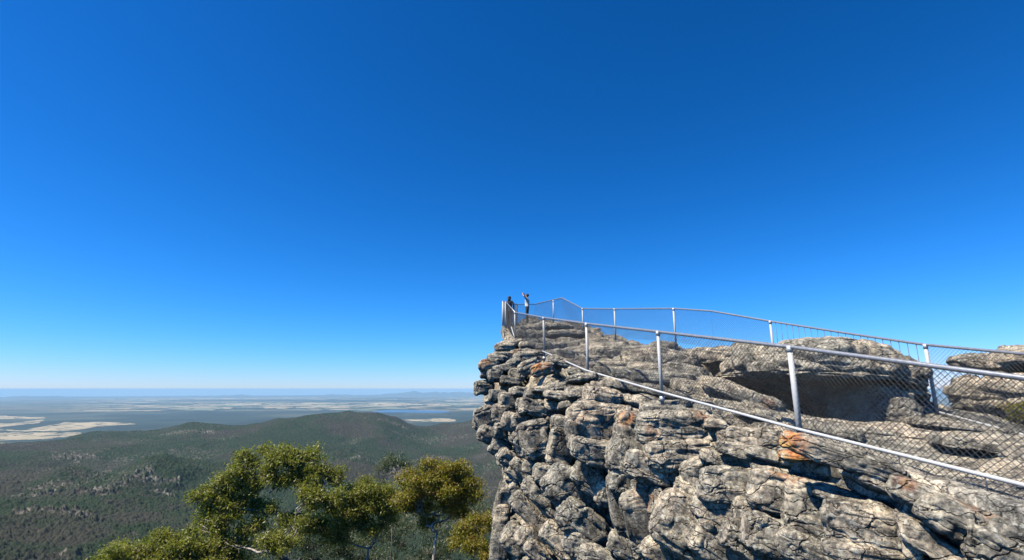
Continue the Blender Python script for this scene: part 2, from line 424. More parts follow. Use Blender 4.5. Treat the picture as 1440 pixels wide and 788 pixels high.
# walkway slabs are smoother
wk = sstep(.2, 1.2, P[:, 0]-np.interp(P[:, 1], [p[1] for p in NL], [p[0] for p in NL]))*(1-isface)
smooth_slab = sstep(11.5, 9.8, P[:, 1])*wk
amp_b = isface*.55+(1-isface)*.34*(1-.85*smooth_slab); amp_m = isface*.6+(1-isface)*(.8-.68*smooth_slab)
h, crev = rock_disp(P, amp_b, amp_m, isface)
def make_snap(Q):
    cy = Q[:, 1]*math.cos(PITCH)+Q[:, 2]*math.sin(PITCH); up = -Q[:, 1]*math.sin(PITCH)+Q[:, 2]*math.cos(PITCH)
    ok = cy > .5; U = np.where(ok, 720+700*Q[:, 0]/np.where(ok, cy, 1), -9999); W = 394-700*up/np.where(ok, cy, 1)
    def snap(u, v, Y):
        m = np.nonzero((np.abs(U-u) < 5) & (np.abs(W-v) < 5))[0]
        if len(m) == 0: return at(u, v, Y)
        k = m[np.argmin(Q[m, 1])]; snap.last = k; return Vector([float(x) for x in Q[k]])
    snap.last = 0
    return snap
jw = .10*fbm(P*1.7, 3, 201)
fh = -.40*isface*sstep(1.0, 4.0, P[:, 1])
hh = h+fh
disp = Nv*hh[:, None]
disp[:, 2] -= isface*np.clip(hh, 0, 1)*.22                    # blocks sag, so their undersides overhang
P2 = P+disp
# ---- ledges and cracks traced from the photograph: line (u, v), depth m, shadow height px, bulge above px
CR = [
 ([(880,520),(898,525),(919,531)],.4,9,8),([(940,539),(955,537),(968,531)],.3,6,8),([(953,542),(974,547),(998,559),(1011,570)],.12,3,6),([(1000,556),(1035,560),(1071,580),(1108,590)],.12,3,6),
 ([(838,510),(858,508),(876,513)],.2,4,5),([(770,500),(790,506)],.2,3,4)]
CV = []
def proj(Q):
    cy = Q[:, 1]*math.cos(PITCH)+Q[:, 2]*math.sin(PITCH); up = -Q[:, 1]*math.sin(PITCH)+Q[:, 2]*math.cos(PITCH)
    ok = cy > .5; cy = np.where(ok, cy, 1)
    return np.where(ok, 720+700*Q[:, 0]/cy, -9999).astype(f4), np.where(ok, 394-700*up/cy, -9999).astype(f4)
snap1 = make_snap(P2); U_, W_ = proj(P2); U_ = U_+1.8*fbm(P2*3, 2, 401)*60/np.clip(P2[:, 1], 4, 20)/4; W_ = W_+2.2*fbm(P2*2.6, 3, 402)*60/np.clip(P2[:, 1], 4, 20)/4
cut = np.zeros(len(P), f4)
for ln, dep, wd, bul in CR:
    us = [p[0] for p in ln]; vs = [p[1] for p in ln]; c = snap1((us[0]+us[-1])/2, np.interp((us[0]+us[-1])/2, us, vs), 9)
    x0, x1 = us[0], us[-1]; y0, y1 = min(vs)-60, max(vs)+60
    k = np.nonzero((U_ > x0-14) & (U_ < x1+14) & (W_ > y0) & (W_ < y1) & (np.abs(P2[:, 1]-c.y) < 3.0+.1*c.y))[0]
    s_ = W_[k]-np.interp(U_[k], us, vs)
    tp = sstep(x0-8, x0+6, U_[k])*sstep(x1+8, x1-6, U_[k])*(.6+.4*np.sin(np.clip((U_[k]-x0)/(x1-x0), 0, 1)*math.pi))
    e = np.where(s_ < 0, np.exp(np.minimum(s_, 0)/bul)*.30*dep*sstep(0, -2.5, s_), 0)
    e = e-dep*sstep(-.8, 1.2, s_)*(1-sstep(wd*.75, wd*1.5, s_))
    cut[k] += tp*e
for ln, dep, wd in CV:
    vs = [p[1] for p in ln]; us = [p[0] for p in ln]; c = snap1(us[1], vs[1], 9)
    k = np.nonzero((W_ > vs[0]-8) & (W_ < vs[-1]+8) & (np.abs(U_-np.mean(us)) < 60) & (np.abs(P2[:, 1]-c.y) < 2.5))[0]
    s_ = np.abs(U_[k]-np.interp(W_[k], vs, us))
    cut[k] -= dep*sstep(wd, wd*.2, s_)*sstep(vs[0]-6, vs[0]+6, W_[k])*sstep(vs[-1]+6, vs[-1]-6, W_[k])
d3 = Nv*cut[:, None]; d3[:, 2] -= np.clip(cut, 0, 1)*.35
P2 = P2+d3
def boulder_mesh(c, R, rz=0, rx=0, ry=0, seed=0, ex=.75, nu=260, nv=180, strata=.05, under=.0, amp=1., soft=1.):
    th = np.linspace(0, 2*np.pi, nu, endpoint=False); ph = np.linspace(.02, np.pi-.02, nv)
    Th, Ph = np.meshgrid(th, ph)
    sp = lambda x: np.sign(x)*np.abs(x)**ex
    X = sp(np.sin(Ph))*sp(np.cos(Th)); Y = sp(np.sin(Ph))*sp(np.sin(Th)); Z = sp(np.cos(Ph))
    V = np.stack([X*R[0], Y*R[1], Z*R[2]], -1).reshape(-1, 3)
    nrm = np.stack([X/R[0], Y/R[1], Z/R[2]], -1).reshape(-1, 3); nrm /= np.linalg.norm(nrm, axis=1)[:, None]
    s = float(min(R)); S = float(np.mean(R))
    Q = V/S+seed*3.7
    lump = soft*(fbm(Q*1.1, 3, seed)*.34*s+fbm(Q*2.7, 3, seed+5)*.18*s)
    W = V+.15*s*np.stack([fbm(Q*2, 2, seed+8)]*3, 1)
    F1, F2, D, ID = worley(np.stack([W[:, 0]/(.9*S), W[:, 1]/(.9*S), W[:, 2]/(.55*s)], 1)+seed, seed+31)
    lump += ((idr(ID, 1)-.5)*.22*s-.12*s*(1-sstep(0, .22, F2-F1)))*amp
    bb = V[:, 2]+.1*s*fbm(Q*1.5, 2, seed+9)
    g = vnoise(np.stack([V[:, 0]*1.2, V[:, 1]*1.2, bb*14], 1), seed+10)
    lump += -strata*np.clip(-g-.2, 0, 1)*1.6+.015*fbm(V*11, 4, seed+12)+.03*fbm(V*3.5, 3, seed+14)
    V = V+nrm*lump[:, None]
    if under: V[:, 2] += np.clip(-V[:, 2]/R[2], 0, 1)*under*R[2]
    M = (Matrix.Rotation(rz, 3, 'Z') @ Matrix.Rotation(ry, 3, 'Y') @ Matrix.Rotation(rx, 3, 'X'))
    V = V@np.array(M).T+np.array(c)
    i = np.arange(nv-1)[:, None]*nu+np.arange(nu)[None, :]; j = np.arange(nv-1)[:, None]*nu+((np.arange(nu)+1) % nu)[None, :]
    F = np.stack([i, i+nu, j+nu, j], -1).reshape(-1, 4)
    n = len(V); V = np.vstack([V, V[:nu].mean(0), V[-nu:].mean(0)])
    k = np.arange(nu); k2 = (k+1) % nu
    t1 = np.stack([k, k2, np.full(nu, n), np.full(nu, n)], 1); t2 = np.stack([n-nu+k2, n-nu+k, np.full(nu, n+1), np.full(nu, n+1)], 1)
    tri = [t1[:, :3], t2[:, :3]]
    # keep quads only: degenerate caps are tiny, close them with quads on every other vertex
    caps = np.concatenate([np.stack([np.full(nu//2, n), k[0::2], np.roll(k, -1)[0::2], np.roll(k, -2)[0::2]], 1),
                           np.stack([np.full(nu//2, n+1), (n-nu+np.roll(k, -2))[0::2], (n-nu+np.roll(k, -1))[0::2], (n-nu+k)[0::2]], 1)])
    return V, np.vstack([F, caps])

# ---- the blocks of the face: (u, v, half width, half height, slope) and how boxy
BL = [(705,483,14,6,0),(722,479,12,5,-10),(712,495,18,6,-5),(695,500,14,6,5),(684,509,14,8,-10),(705,512,16,6,-15),(725,505,18,6,-20),(742,498,22,8,-5),(748,514,14,8,-25),(768,519,16,8,-10),
 (722,522,12,8,0),(683,531,12,7,10),(697,527,10,8,0),(712,531,14,6,5),(682,543,13,9,0),(673,537,8,6,0),(746,551,13,7,10),(725,546,12,6,5),(768,545,22,4,5),(792,540,22,6,-5),(818,534,20,6,-5),(790,553,25,6,8),(816,549,22,7,5),
 (840,541,14,6,10),(695,553,12,8,10),(712,559,16,10,10),(735,563,14,8,0),(752,575,18,11,10),(776,566,16,7,10),(800,566,18,6,0),(820,564,12,7,0),(851,558,22,12,12),(677,584,13,14,-20),(698,577,12,12,0),(715,590,14,12,20),
 (735,592,14,11,0),(736,614,20,16,-30),(667,600,8,8,0),(681,609,14,10,30),(698,602,10,10,0),(754,616,20,23,-15),(786,589,15,7,10),(808,594,13,7,0),(838,602,32,28,0),(872,590,13,17,-10),(850,637,34,13,12),(783,625,17,24,10),
 (698,627,14,12,30),(709,646,14,10,40),(729,656,18,8,45),(749,657,18,8,20),(771,666,22,11,10),(721,669,12,8,40),(832,676,30,15,35),(802,703,36,21,38),(762,702,32,12,42),(741,720,28,10,42),(724,692,16,8,50),(703,700,11,24,15),
 (697,752,11,36,5),(822,738,32,18,38),(782,762,24,12,40),(747,768,26,12,45),(720,757,18,16,40),(762,790,28,10,40),(822,775,30,14,30),(852,795,34,14,20),(896,628,30,36,20),(956,600,46,20,3),(958,636,44,19,0),(933,665,36,15,18),
 (985,578,24,5,5),(930,572,28,6,5),(946,562,22,5,0),(978,656,22,14,-20),(874,706,20,36,-8),(848,692,14,14,20),(880,672,24,14,10),(902,690,20,12,15),(902,727,22,32,-15),(927,704,18,20,20),(943,730,22,22,15),(880,773,24,12,20),(926,778,22,14,20),(976,692,26,16,25),(968,742,34,30,28),
 (1012,774,40,20,30),(1022,610,18,11,-10),(1066,613,32,13,5),(1040,631,30,8,12),(1088,641,34,7,12),(1130,642,24,6,0),(1030,650,38,8,15),(1092,661,30,6,5),(1030,668,37,13,3),(1030,692,36,12,5),(1012,722,34,18,28),(1106,694,38,24,10),
 (1060,727,26,18,10),(1100,757,44,20,20),(1152,780,44,16,15),(1047,762,30,18,30),(1203,661,58,11,17),(1192,694,36,4,8),(1202,708,31,5,5),(1140,704,30,24,10),(1218,738,44,24,5),(1152,748,40,14,15),(1220,779,46,11,5),
 (1340,712,62,14,24),(1310,742,34,20,32),(1380,752,62,18,28),(1326,777,40,14,35),(1425,785,44,22,20),(1275,760,10,30,0),(1435,755,30,16,25),(905,668,18,8,30),(1065,585,26,5,15),(1000,590,12,5,5),(865,575,16,8,0)]
# snapped to the mean surface of the outcrop
snapb = make_snap(P); BV = []; BF = []; nb0 = 0; rdb = random.Random(5)
BL += [(1240,684,40,8,25),(1300,706,40,8,25),(1376,736,50,10,25),(1172,650,24,8,12),
 (800,497,30,8,5),(862,492,34,11,0),(852,507,24,5,0),(857,517,22,6,5),(905,500,30,13,0),(948,502,32,13,5),(925,526,36,9,5),(967,520,24,13,10),(990,546,40,10,18),(1042,550,45,11,22),(890,524,28,7,10),(830,500,20,9,0),
 (792,508,25,7,15),(880,541,30,6,15),(935,548,30,7,15),(815,520,20,5,20),(770,482,20,5,0),(742,480,16,5,5),(728,490,14,5,0),(1240,603,60,9,5),(1340,598,50,6,8),(1160,600,40,8,12),(1400,632,60,9,12)]
NTOP = len(BL)-27
for i_, (u, v, hw, hh_, sl_) in enumerate(BL):
    c = snapb(u, v, 9); k = snapb.last; n_ = Vector([float(x) for x in Nv[k]]); q = c.y/700.
    th_ = .75*min(hw, hh_*1.6)*q; th_ = max(.12, min(.5, th_))
    if hh_ < 8: th_ = max(th_, .32)
    view = Vector((c.x, c.y, 0)).normalized()
    if i_ >= NTOP: th_ = max(.35, min(.9, 1.1*hw*q))
    for eu, ev, ea in ((1203,661,.38),(896,628,.14),(838,602,.22),(850,637,.25),(933,665,.28),(1130,642,.15),(768,519,.3),(748,514,.3),(735,592,.2),(754,616,.2),(851,558,.25),(956,600,.15),(985,578,.05),(682,543,.25),(1030,692,.12),(1106,694,.1),
                       (896,727,.1),(732,614,.2),(752,575,.25),(818,534,.2),(822,738,.15),(968,742,.18),(697,527,.25)):
        if abs(u-eu) < 3 and abs(v-ev) < 3: c = c-view*ea*.5+n_*ea*.7
    c = c+view*(th_*(.45 if i_ < NTOP else .60)+rdb.uniform(-.13, .15))-n_*.02-Vector((0, 0, hh_*q*.15 if i_ >= NTOP else 0))
    nu_ = int(min(300, max(80, hw*5)))//2*2
    V, F = boulder_mesh(c, (hw*q*(1.23 if hw > 20 else 1.09), th_, hh_*q*(1.20 if hw > 20 else 1.10)), rz=-math.atan2(c.x, c.y)+rdb.uniform(-.05, .35), ry=math.radians(sl_), rx=rdb.uniform(-.15, .1), seed=50+i_, ex=rdb.uniform(.34, .56), nu=nu_, nv=nu_*2//3//2*2, strata=.022 if hh_*q > .12 else .01, amp=.6, soft=.5)
    BV.append(V); BF.append(F+nb0); nb0 += len(V)
BV = np.vstack(BV).astype(f4); BF = np.vstack(BF)
# stains
ALLV = np.vstack([P2, BV]).astype(f4); jw = .10*fbm(ALLV*1.7, 3, 201)
st = np.zeros(len(ALLV), f4); snap2 = make_snap(ALLV)
for u, v, Y, r, a in [(1100, 618, 6.9, .26, 1), (1106, 640, 6.7, .22, 1), (1100, 650, 6.7, .16, .8), (753, 512, 16.8, .45, .9), (775, 518, 15.8, .2, .35), (884, 580, 10.9, .16, .7), (988, 574, 8.9, .14, .6), (910, 612, 9.8, .13, .5),
                      (684, 509, 20, .25, .5), (720, 490, 20.5, .2, .35), (902, 700, 10, .2, .35), (1270, 680, 5.3, .10, .4), (1385, 712, 4.4, .16, .3), (1075, 560, 10.2, .14, .3), (830, 590, 12, .25, .2)]:
    c = snap2(u, v, Y); dd = np.sqrt((ALLV[:, 0]-c.x)**2+((ALLV[:, 1]-c.y)*.7)**2+(ALLV[:, 2]-c.z)**2)+jw*.8
    st = np.maximum(st, a*sstep(r*1.3, r*.45, dd))
Fq = grid_faces(NS, nR)
if True:
    n0 = np.cross(P2[Fq[:, 1]]-P2[Fq[:, 0]], P2[Fq[:, 3]]-P2[Fq[:, 0]])
    if (n0*Nv[Fq[:, 0]]).sum() < 0: Fq = Fq[:, ::-1]
cliff = mesh_np('rock_cliff', ALLV, np.vstack([Fq, BF+len(P2)]), M_ROCK, attrs={'stain': st})
tag(cliff, kind='structure')

# ------------------------------------------------------------------ boulders lying on the outcrop
def boulder(name, label, cat, parts, mat=M_BOULDER, group=None):
    Vs = []; Fs = []; n = 0
    for kw in parts:
        V, F = boulder_mesh(**kw); Vs.append(V); Fs.append(F+n); n += len(V)
    o = mesh_np(name, np.vstack(Vs), np.vstack(Fs), mat); recentre(o)
    return tag(o, label, cat, group)
R_ = math.radians
boulder('boulder', 'small flat topped boulder jutting over a black gap, left of the biggest boulder', 'boulder',
        [dict(c=at(1014, 512, 12.9), R=(.53, 1.8, .46), rz=.2, ry=R_(8), seed=3, under=.72, ex=.65)])
boulder('boulder', 'biggest grey boulder overhanging the black hollow behind the tallest white post', 'boulder',
        [dict(c=at(1132, 530, 11.0), R=(1.50, 2.0, .80), rz=.1, ry=R_(4), seed=5, ex=.74, nu=420, nv=260, under=.74, amp=.7)])
boulder('boulder', 'shadowed rock at the back of the black hollow under the biggest boulder', 'boulder',
        [dict(c=at(1135, 560, 13.2), R=(2.1, .6, .95), rz=.0, ry=R_(5), seed=24, ex=.55, strata=.03), dict(c=at(1240, 572, 11.6), R=(.8, .6, .75), rz=.2, ry=R_(5), seed=25, ex=.55, strata=.03)])
boulder('rock_slab', 'thin flat slab lying on top of the biggest boulder', 'rock slab',
        [dict(c=at(1172, 487, 11.0), R=(.85, .8, .13), rz=.3, ry=R_(5), seed=8, ex=.65)])
boulder('boulder', 'blocky boulder right of the biggest one, its right end against the sky', 'boulder',
        [dict(c=at(1226, 525, 10.2), R=(.66, 1.0, .48), rz=-.2, ry=R_(24), seed=11, ex=.7, nu=320, nv=220, under=.5), dict(c=at(1262, 549, 10.0), R=(.32, .7, .17), rz=-.2, ry=R_(12), seed=12, ex=.65)])
boulder('boulder', 'rounded supporting rock between the two black hollows, under the big boulders', 'boulder',
        [dict(c=at(1226, 582, 9.9), R=(.50, .9, .60), rz=.3, ry=R_(14), seed=14, ex=.8, amp=.15, soft=.6)])
boulder('boulder', 'dark flat topped boulder beyond the far fence, upper one at the right edge', 'boulder',
        [dict(c=at(1452, 512, 10.6), R=(1.25, 1.2, .25), rz=.1, ry=R_(2), seed=17, ex=.65, nu=320, nv=200), dict(c=at(1505, 500, 11.0), R=(1.2, 1.2, .3), seed=18, ex=.7)])
boulder('boulder', 'large rough boulder beyond the far fence, lower one at the right edge behind the bush', 'boulder',
        [dict(c=at(1470, 570, 10.2), R=(1.45, 1.3, .50), rz=-.1, ry=R_(8), seed=20, ex=.75, nu=360, nv=240)])
stk = []
for i, (u, v, Y, a, b, c, r) in enumerate([(786, 461, 20.5, .62, .8, .15, 4), (790, 472, 20.1, .95, 1.0, .2, 0), (778, 484, 19.6, 1.25, 1.1, .2, -2), (800, 492, 18.8, 1.0, 1.0, .22, 3), (757, 462, 22.5, .55, .8, .2, 0), (752, 474, 21.8, .7, .9, .24, 4), (738, 485, 20.8, .65, .9, .25, -5)]):
    stk.append(dict(c=at(u, v, Y), R=(a, b, c), rz=.3*i, ry=R_(r), seed=30+i, ex=.7, nu=240, nv=150, strata=.03))
boulder('rock_stack', 'knoll of stacked rounded rock layers just in front of the person with raised arms', 'rock stack', stk)

# ------------------------------------------------------------------ fences
def lerp(a, b, t): return a+(b-a)*t
def mesh_panel(name, A0, A1, B0, B1, parent, pitch=.064, wr=.0019, seed=0):
    """chain link between bottom line A0-A1 and top line B0-B1"""
    A0, A1, B0, B1 = map(Vector, (A0, A1, B0, B1))
    Lh = (A1-A0).length; H = ((B0-A0).length+(B1-A1).length)/2
    V = []; F = []
    nrm = (A1-A0).cross(B0-A0).normalized()
    def pt(a, b):
        s = a/Lh; t = b/H
        return lerp(lerp(A0, A1, s), lerp(B0, B1, s), t)
    n = int((Lh+H)/pitch)+1
    sag = random.Random(seed)
    for dirn in (1, -1):
        for i in range(n):
            a0 = -H+i*pitch
            x0, y0, x1, y1 = a0, 0, a0+H, H
            if x0 < 0: y0 = -x0; x0 = 0
            if x1 > Lh: y1 -= x1-Lh; x1 = Lh
            if y1-y0 < .02: continue
            if dirn < 0: x0, x1 = Lh-x0, Lh-x1
            off = nrm*(.003*dirn)
            ns = max(1, int((y1-y0)/.35)); P_ = []
            for k in range(ns+1):
                t = k/ns; xx = lerp(x0, x1, t); yy_ = lerp(y0, y1, t)
                bow = .018*math.sin(xx*2.1+seed)*math.sin(math.pi*yy_/H)
                P_.append(pt(xx, yy_)+off+nrm*bow)
            vv, ff_ = tube_np(P_, wr, 3, cap=False)
            b = len(V); V += vv; F += [tuple(q+b for q in f) for f in ff_]
    return mesh_np(name, [tuple(v) for v in V], F, M_WIRE, parent)

near = [  # post x, y, rail z, foot z, radius
    (4.62, 3.85, -.02, -1.2, .032), (3.66, 6.6, .54, -.66, .036), (2.72, 9.27, 1.04, -.16, .032), (1.75, 11.66, 1.5, .3, .032), (.965, 15.05, 2.12, .91, .032), (.125, 20.2, 3.06, 1.95, .032)]
near_foot = [Vector((p[0], p[1], p[3])) for p in near]
near_top = [Vector((p[0], p[1], p[2])) for p in near]
nf_ = empty('walkway_fence', near_foot[1]); tag(nf_, 'nearest chain link fence along the cliff edge, with white posts and pipe rails', 'fence')
extA = Vector((5.55, 1.4, -.55)); extF = Vector((5.55, 1.4, -1.72))
for i, p in enumerate(near):
    f = near_foot[i].copy(); f.z -= .12
    o = MB().tube([f, near_top[i]-Vector((0, 0, .03))], p[4], 12).build('post', M_WHITE, nf_)
    MB().tube([near_foot[i]-Vector((0, 0, .05)), near_foot[i]+Vector((0, 0, .025))], .047, 12).build('base_collar', M_GALV, nf_)
topline = [extA]+near_top
MB().tube([q.copy() for q in topline], .027, 10).build('top_rail', M_RAIL, nf_)
# clamps where the rail is tied to the posts
for t_ in near_top:
    MB().tube([t_-Vector((0, 0, .07)), t_+Vector((0, 0, .012))], .040, 12).build('clamp', M_GALV, nf_)
# bottom pipe
bp = [at(1126, 603, 6.6)]
bot = [Vector((5.55, 1.4, -1.52)), Vector((4.62, 3.85, 0))]
bot[1].z = at(1440, 697, 4.26).z-.06
b_line = [bot[0], bot[1], at(1126, 603, 6.6), at(929, 551, 9.27), at(826, 521, 11.66), at(766, 494, 15.05)]
for q, pr in zip(b_line[1:], near): q.x = pr[0]-.045
bo = MB().tube(b_line, .021, 10).build('bottom_rail', M_WHITE, nf_)
MB().tube([at(719, 460, 21.2), at(725, 479, 20.2)], .02, 8).build('brace', M_WHITE, nf_)
MB().tube([at(863, 540, 10.7), at(886, 574, 10.2)], .013, 8).build('brace', M_WHITE, nf_)
# mesh panels, from just under the bottom pipe up to the rail
drop = [.17, .15, .06, .05, .05, .05, .0]
lo = [Vector((5.51, 1.4, -1.69))]+[Vector((q.x, q.y, q.z-d_)) for q, d_ in zip(b_line[1:], drop)]+[near_foot[-1]+Vector((-.04, 0, .1))]
hi = [extA]+near_top
for i in range(len(lo)-1):
    mesh_panel('chain_link', lo[i], lo[i+1], hi[i], hi[i+1], nf_, seed=i, wr=.0033 if i < 2 else (.0026 if i == 2 else .0025))
# small pegs carrying the bottom pipe on the kerb
for s in (.06, .33, .58, .80):
    q = lerp(b_line[1], b_line[2], s); MB().tube([q, q-Vector((0, 0, .15))], .006, 6).build('peg', M_DARKSTEEL, nf_)

# lookout fence: from the last post round the tip
tip = [at(711, 424, 24.0), at(707, 424, 25.0), at(727, 428, 28.3), at(752, 428, 28.0)]
tf = empty('lookout_fence', (tip[0].x, tip[0].y, tip[0].z-1.3)); tag(tf, 'short chain link fence closing the far tip of the lookout, with close white posts', 'fence')
for i, (q, hgt, mt) in enumerate([(tip[0], 1.42, M_WHITE), (tip[1], 1.5, M_WHITE), (tip[2], 1.15, M_DARKSTEEL)]):
    MB().tube([q-Vector((0, 0, hgt)), q], .036, 10).build('post', mt, tf)
q = at(709, 425, 24.6); MB().tube([q-Vector((0, 0, 1.3)), q], .03, 10).build('post', M_DARKSTEEL, tf)
MB().tube([near_top[-1], tip[0]], .024, 8).build('top_rail', M_RAIL, tf)
MB().tube([tip[1], tip[2], tip[3]], .024, 8).build('top_rail', M_RAIL, tf)
for a, b, hh_ in ((near_top[-1], tip[0], 1.15), (tip[1], tip[2], 1.15), (tip[2], tip[3], 1.1)):
    mesh_panel('chain_link', a-Vector((0, 0, hh_)), b-Vector((0, 0, hh_)), a, b, tf, seed=20, wr=.003)

far_top = [at(752, 428, 28.0), at(790, 419, 25.2), at(819, 434, 22.8), at(864, 434.5, 20), at(947, 434, 16.8), at(1000, 437.5, 15.3), at(1083, 452, 13.4), at(1205, 471, 10.9), at(1301, 485, 9.28), at(1440, 498, 7.7), at(1600, 516, 6.3)]
ff_ = empty('far_fence', (far_top[8].x, far_top[8].y, -.42)); tag(ff_, 'far fence beyond the boulders against the sky, part chain link and part upright bars', 'fence')
MB().tube(far_top, .026, 10).build('top_rail', M_RAIL, ff_)
fposts = [(at(778, 423.2, 26.0), 1.2), (far_top[2], 1.2), (far_top[3], 1.35), (far_top[4], 1.35), (far_top[6], 1.35), (far_top[8], 1.25), (Vector(far_top[10]), 1.25)]
for q, hg in fposts:
    MB().tube([q-Vector((0, 0, hg)), q-Vector((0, 0, .02))], .032, 12).build('post', M_WHITE, ff_)
    MB().tube([q-Vector((0, 0, .07)), q+Vector((0, 0, .012))], .040, 12).build('clamp', M_GALV, ff_)
low = [at(1321, 580, 9.24), at(1440, 612, 7.85), at(1600, 655, 6.4)]
MB().tube(low, .02, 10).build('bottom_rail', M_WHITE, ff_)
far_lo = [q-Vector((0, 0, 1.15)) for q in far_top]; far_lo[8:] = low
for i in [0, 1, 2, 3, 4, 5, 8, 9]:
    mesh_panel('chain_link', far_lo[i], far_lo[i+1], far_top[i], far_top[i+1], ff_, seed=40+i, wr=.0030 if i < 6 else .0028)
for (i, n) in ((6, 13), (7, 8)):
    for k in range(n):
        q = lerp(far_top[i], far_top[i+1], (k+(1 if i == 6 else .5))/(n+.5)); MB().tube([q-Vector((0, 0, 1.15)), q], .0065, 6).build('upright_bar', M_DARKSTEEL, ff_)
a_, b_ = far_lo[6], far_lo[8]
MB().tube([a_, far_lo[7], b_+Vector((0, 0, .05))], .012, 6).build('bottom_rail', M_DARKSTEEL, ff_)
# loose cable hanging on the rock
cb = [at(1000, 572, 8.75), at(1004, 588, 8.55), at(1014, 600, 8.4), at(1030, 611, 8.25), at(1048, 618, 8.1)]
tag(MB().tube(cb, .008, 6).build('cable', M_GALV), 'loose pale cable looping down the rock below the bottom rail', 'cable')

# kerb under the near fence
def strip(name, line, prof2, mat, nseg=60, amp=.012):
    L_ = [Vector(p) for p in line]
    ts_ = np.linspace(0, len(L_)-1, nseg); V = []; m = len(prof2)
    for t in ts_:
        i = min(int(t), len(L_)-2); p = lerp(L_[i], L_[i+1], t-i); d_ = (L_[i+1]-L_[i]).normalized(); side = Vector((-d_.y, d_.x, 0)).normalized()
        for a, b in prof2: V.append(tuple(p+side*a+Vector((0, 0, b))))
    V = np.array(V); V += amp*np.stack([fbm(V*5, 3, 5), fbm(V*5, 3, 6), fbm(V*5, 3, 7)], 1)
    F = []
    for i in range(nseg-1):
        for k in range(m):
            k2 = (k+1) % m; F.append((i*m+k, (i+1)*m+k, (i+1)*m+k2, i*m+k2))
    return mesh_np(name, V, F, mat, smooth=True)
kl = [b_line[0]+Vector((.02, 0, -.14)), b_line[1]+Vector((.02, 0, -.14)), lerp(b_line[1], b_line[2], .5)+Vector((.02, 0, -.13)), lerp(b_line[1], b_line[2], .97)+Vector((.02, 0, -.07))]
pr2 = [(.30, -.45), (.25, -.20), (.23, -.03), (.20, 0), (0, .008), (-.12, 0), (-.14, -.03), (-.14, -.45)]
pr2 = [(a, b) for a, b in pr2]
tag(strip('kerb', kl, pr2, M_CONC, 400, .03), kind='structure')

# ------------------------------------------------------------------ valley floor, lake, hills
ROT = 0
def plain_z(r): return -450-(r*r)/(2*6371000.*1.17)
av = np.radians(np.concatenate([np.linspace(-75, -50, 40)[:-1], np.linspace(-50, 3, 950), np.linspace(3, 75, 100)[1:]]))
rv = 2500*(90000/2500)**(np.linspace(0, 1, 620)**1.0)
A, Rr = np.meshgrid(av, rv, indexing='ij')
X = np.sin(A)*Rr; Y = np.cos(A)*Rr; Z = plain_z(Rr)
PP = np.stack([X.ravel(), Y.ravel(), np.zeros(X.size)], 1)
# photo-plan helper: u,v of each plain point, used only to lay out the fields on the map
def ang(P):
    x, y, z = P[:, 0], P[:, 1], P[:, 2]
    cy = y*math.cos(PITCH)+z*math.sin(PITCH); up = -y*math.sin(PITCH)+z*math.cos(PITCH)
    return 720+700*x/cy, 394-700*up/cy
PZ = np.stack([X.ravel(), Y.ravel(), Z.ravel()], 1)
uu, vv_ = ang(PZ)
def patch(scx, scy, seed, rot=.3):
    c, s = math.cos(rot), math.sin(rot)
    q = np.stack([(PP[:, 0]*c+PP[:, 1]*s)/scx, (-PP[:, 0]*s+PP[:, 1]*c)/scy, PP[:, 2]], 1)
    return worley(q+fbm(PP/3000., 2, seed)[:, None]*.1, seed, .8)
forest = np.array([.034, .048, .036]); pale = np.array([.37, .305, .19]); mid_ = np.array([.22, .24, .15])
F1, F2, D, ID = patch(700, 520, 3)
F1b, F2b, Db, IDb = patch(1500, 1100, 9, .9)
big = fbm(PP/5200., 4, 33)
r1 = idr(ID, 1)
farm = sstep(10500, 12500, PZ[:, 1]+1500*big+900*fbm(PP/1300., 2, 35))*sstep(44000, 26000, PZ[:, 1])
farm *= 1-.75*sstep(230, 60, uu)
farm *= sstep(-.28, .08, fbm(PP*np.array([1/6000., 1/1900., 1]), 3, 44)+.10)
pal = np.where(r1[:, None] > .52, pale*(.75+.5*idr(ID, 2)[:, None]), np.where(r1[:, None] > .28, mid_, forest))
colr = forest*(1+.5*fbm(PP/400., 4, 2)[:, None])+np.array([.05, .045, .03])*sstep(.1, .5, fbm(PP/1800., 4, 22))[:, None]
colr = colr*(1-farm[:, None])+pal*farm[:, None]
hedge = (F2-F1 < .05) | (fbm(PP/260., 3, 12) > .38)
colr[(farm > .3) & hedge] = forest
# pale paddocks at the left, lying about 5 to 9 km out
def lin(x, pts): return np.interp(x, [p[0] for p in pts], [p[1] for p in pts])
jit = fbm(PP/500., 3, 55)*1.2
m1 = (vv_+jit > lin(uu, [(0, 603), (30, 606), (60, 600), (90, 594), (150, 593.5), (188, 596)])) & (vv_+jit < lin(uu, [(0, 606), (30, 607), (95, 606), (130, 601), (188, 597)])) & (uu < 190)
m2 = (vv_+jit > 608.5) & (vv_+jit < lin(uu, [(0, 620), (80, 617), (112, 611)])) & (uu < 114)
m3 = (vv_+jit > lin(uu, [(0, 624), (108, 621)])) & (vv_+jit < lin(uu, [(0, 630), (60, 625), (112, 622)])) & (uu < 114)
m4 = (vv_+jit > lin(uu, [(0, 585), (62, 587)])) & (vv_+jit < lin(uu, [(0, 589), (62, 589)])) & (uu < 63)
m5 = (vv_+jit > lin(uu, [(0, 596), (20, 595), (60, 590)])) & (vv_+jit < lin(uu, [(0, 601), (55, 594.5), (60, 592)])) & (uu < 61)
m6 = (vv_+1.6*jit > 589.5) & (vv_+1.6*jit < 593) & (uu+12*jit > 566) & (uu+14*jit < 640)
mm_ = (m1 | m2 | m3 | m4 | m5 | m6)
dots = fbm(PP/90., 2, 66) > .30
colr[mm_] = pale*(1.0+.25*fbm(PP/350., 3, 8)[mm_][:, None])
colr[mm_ & dots] = forest*1.2
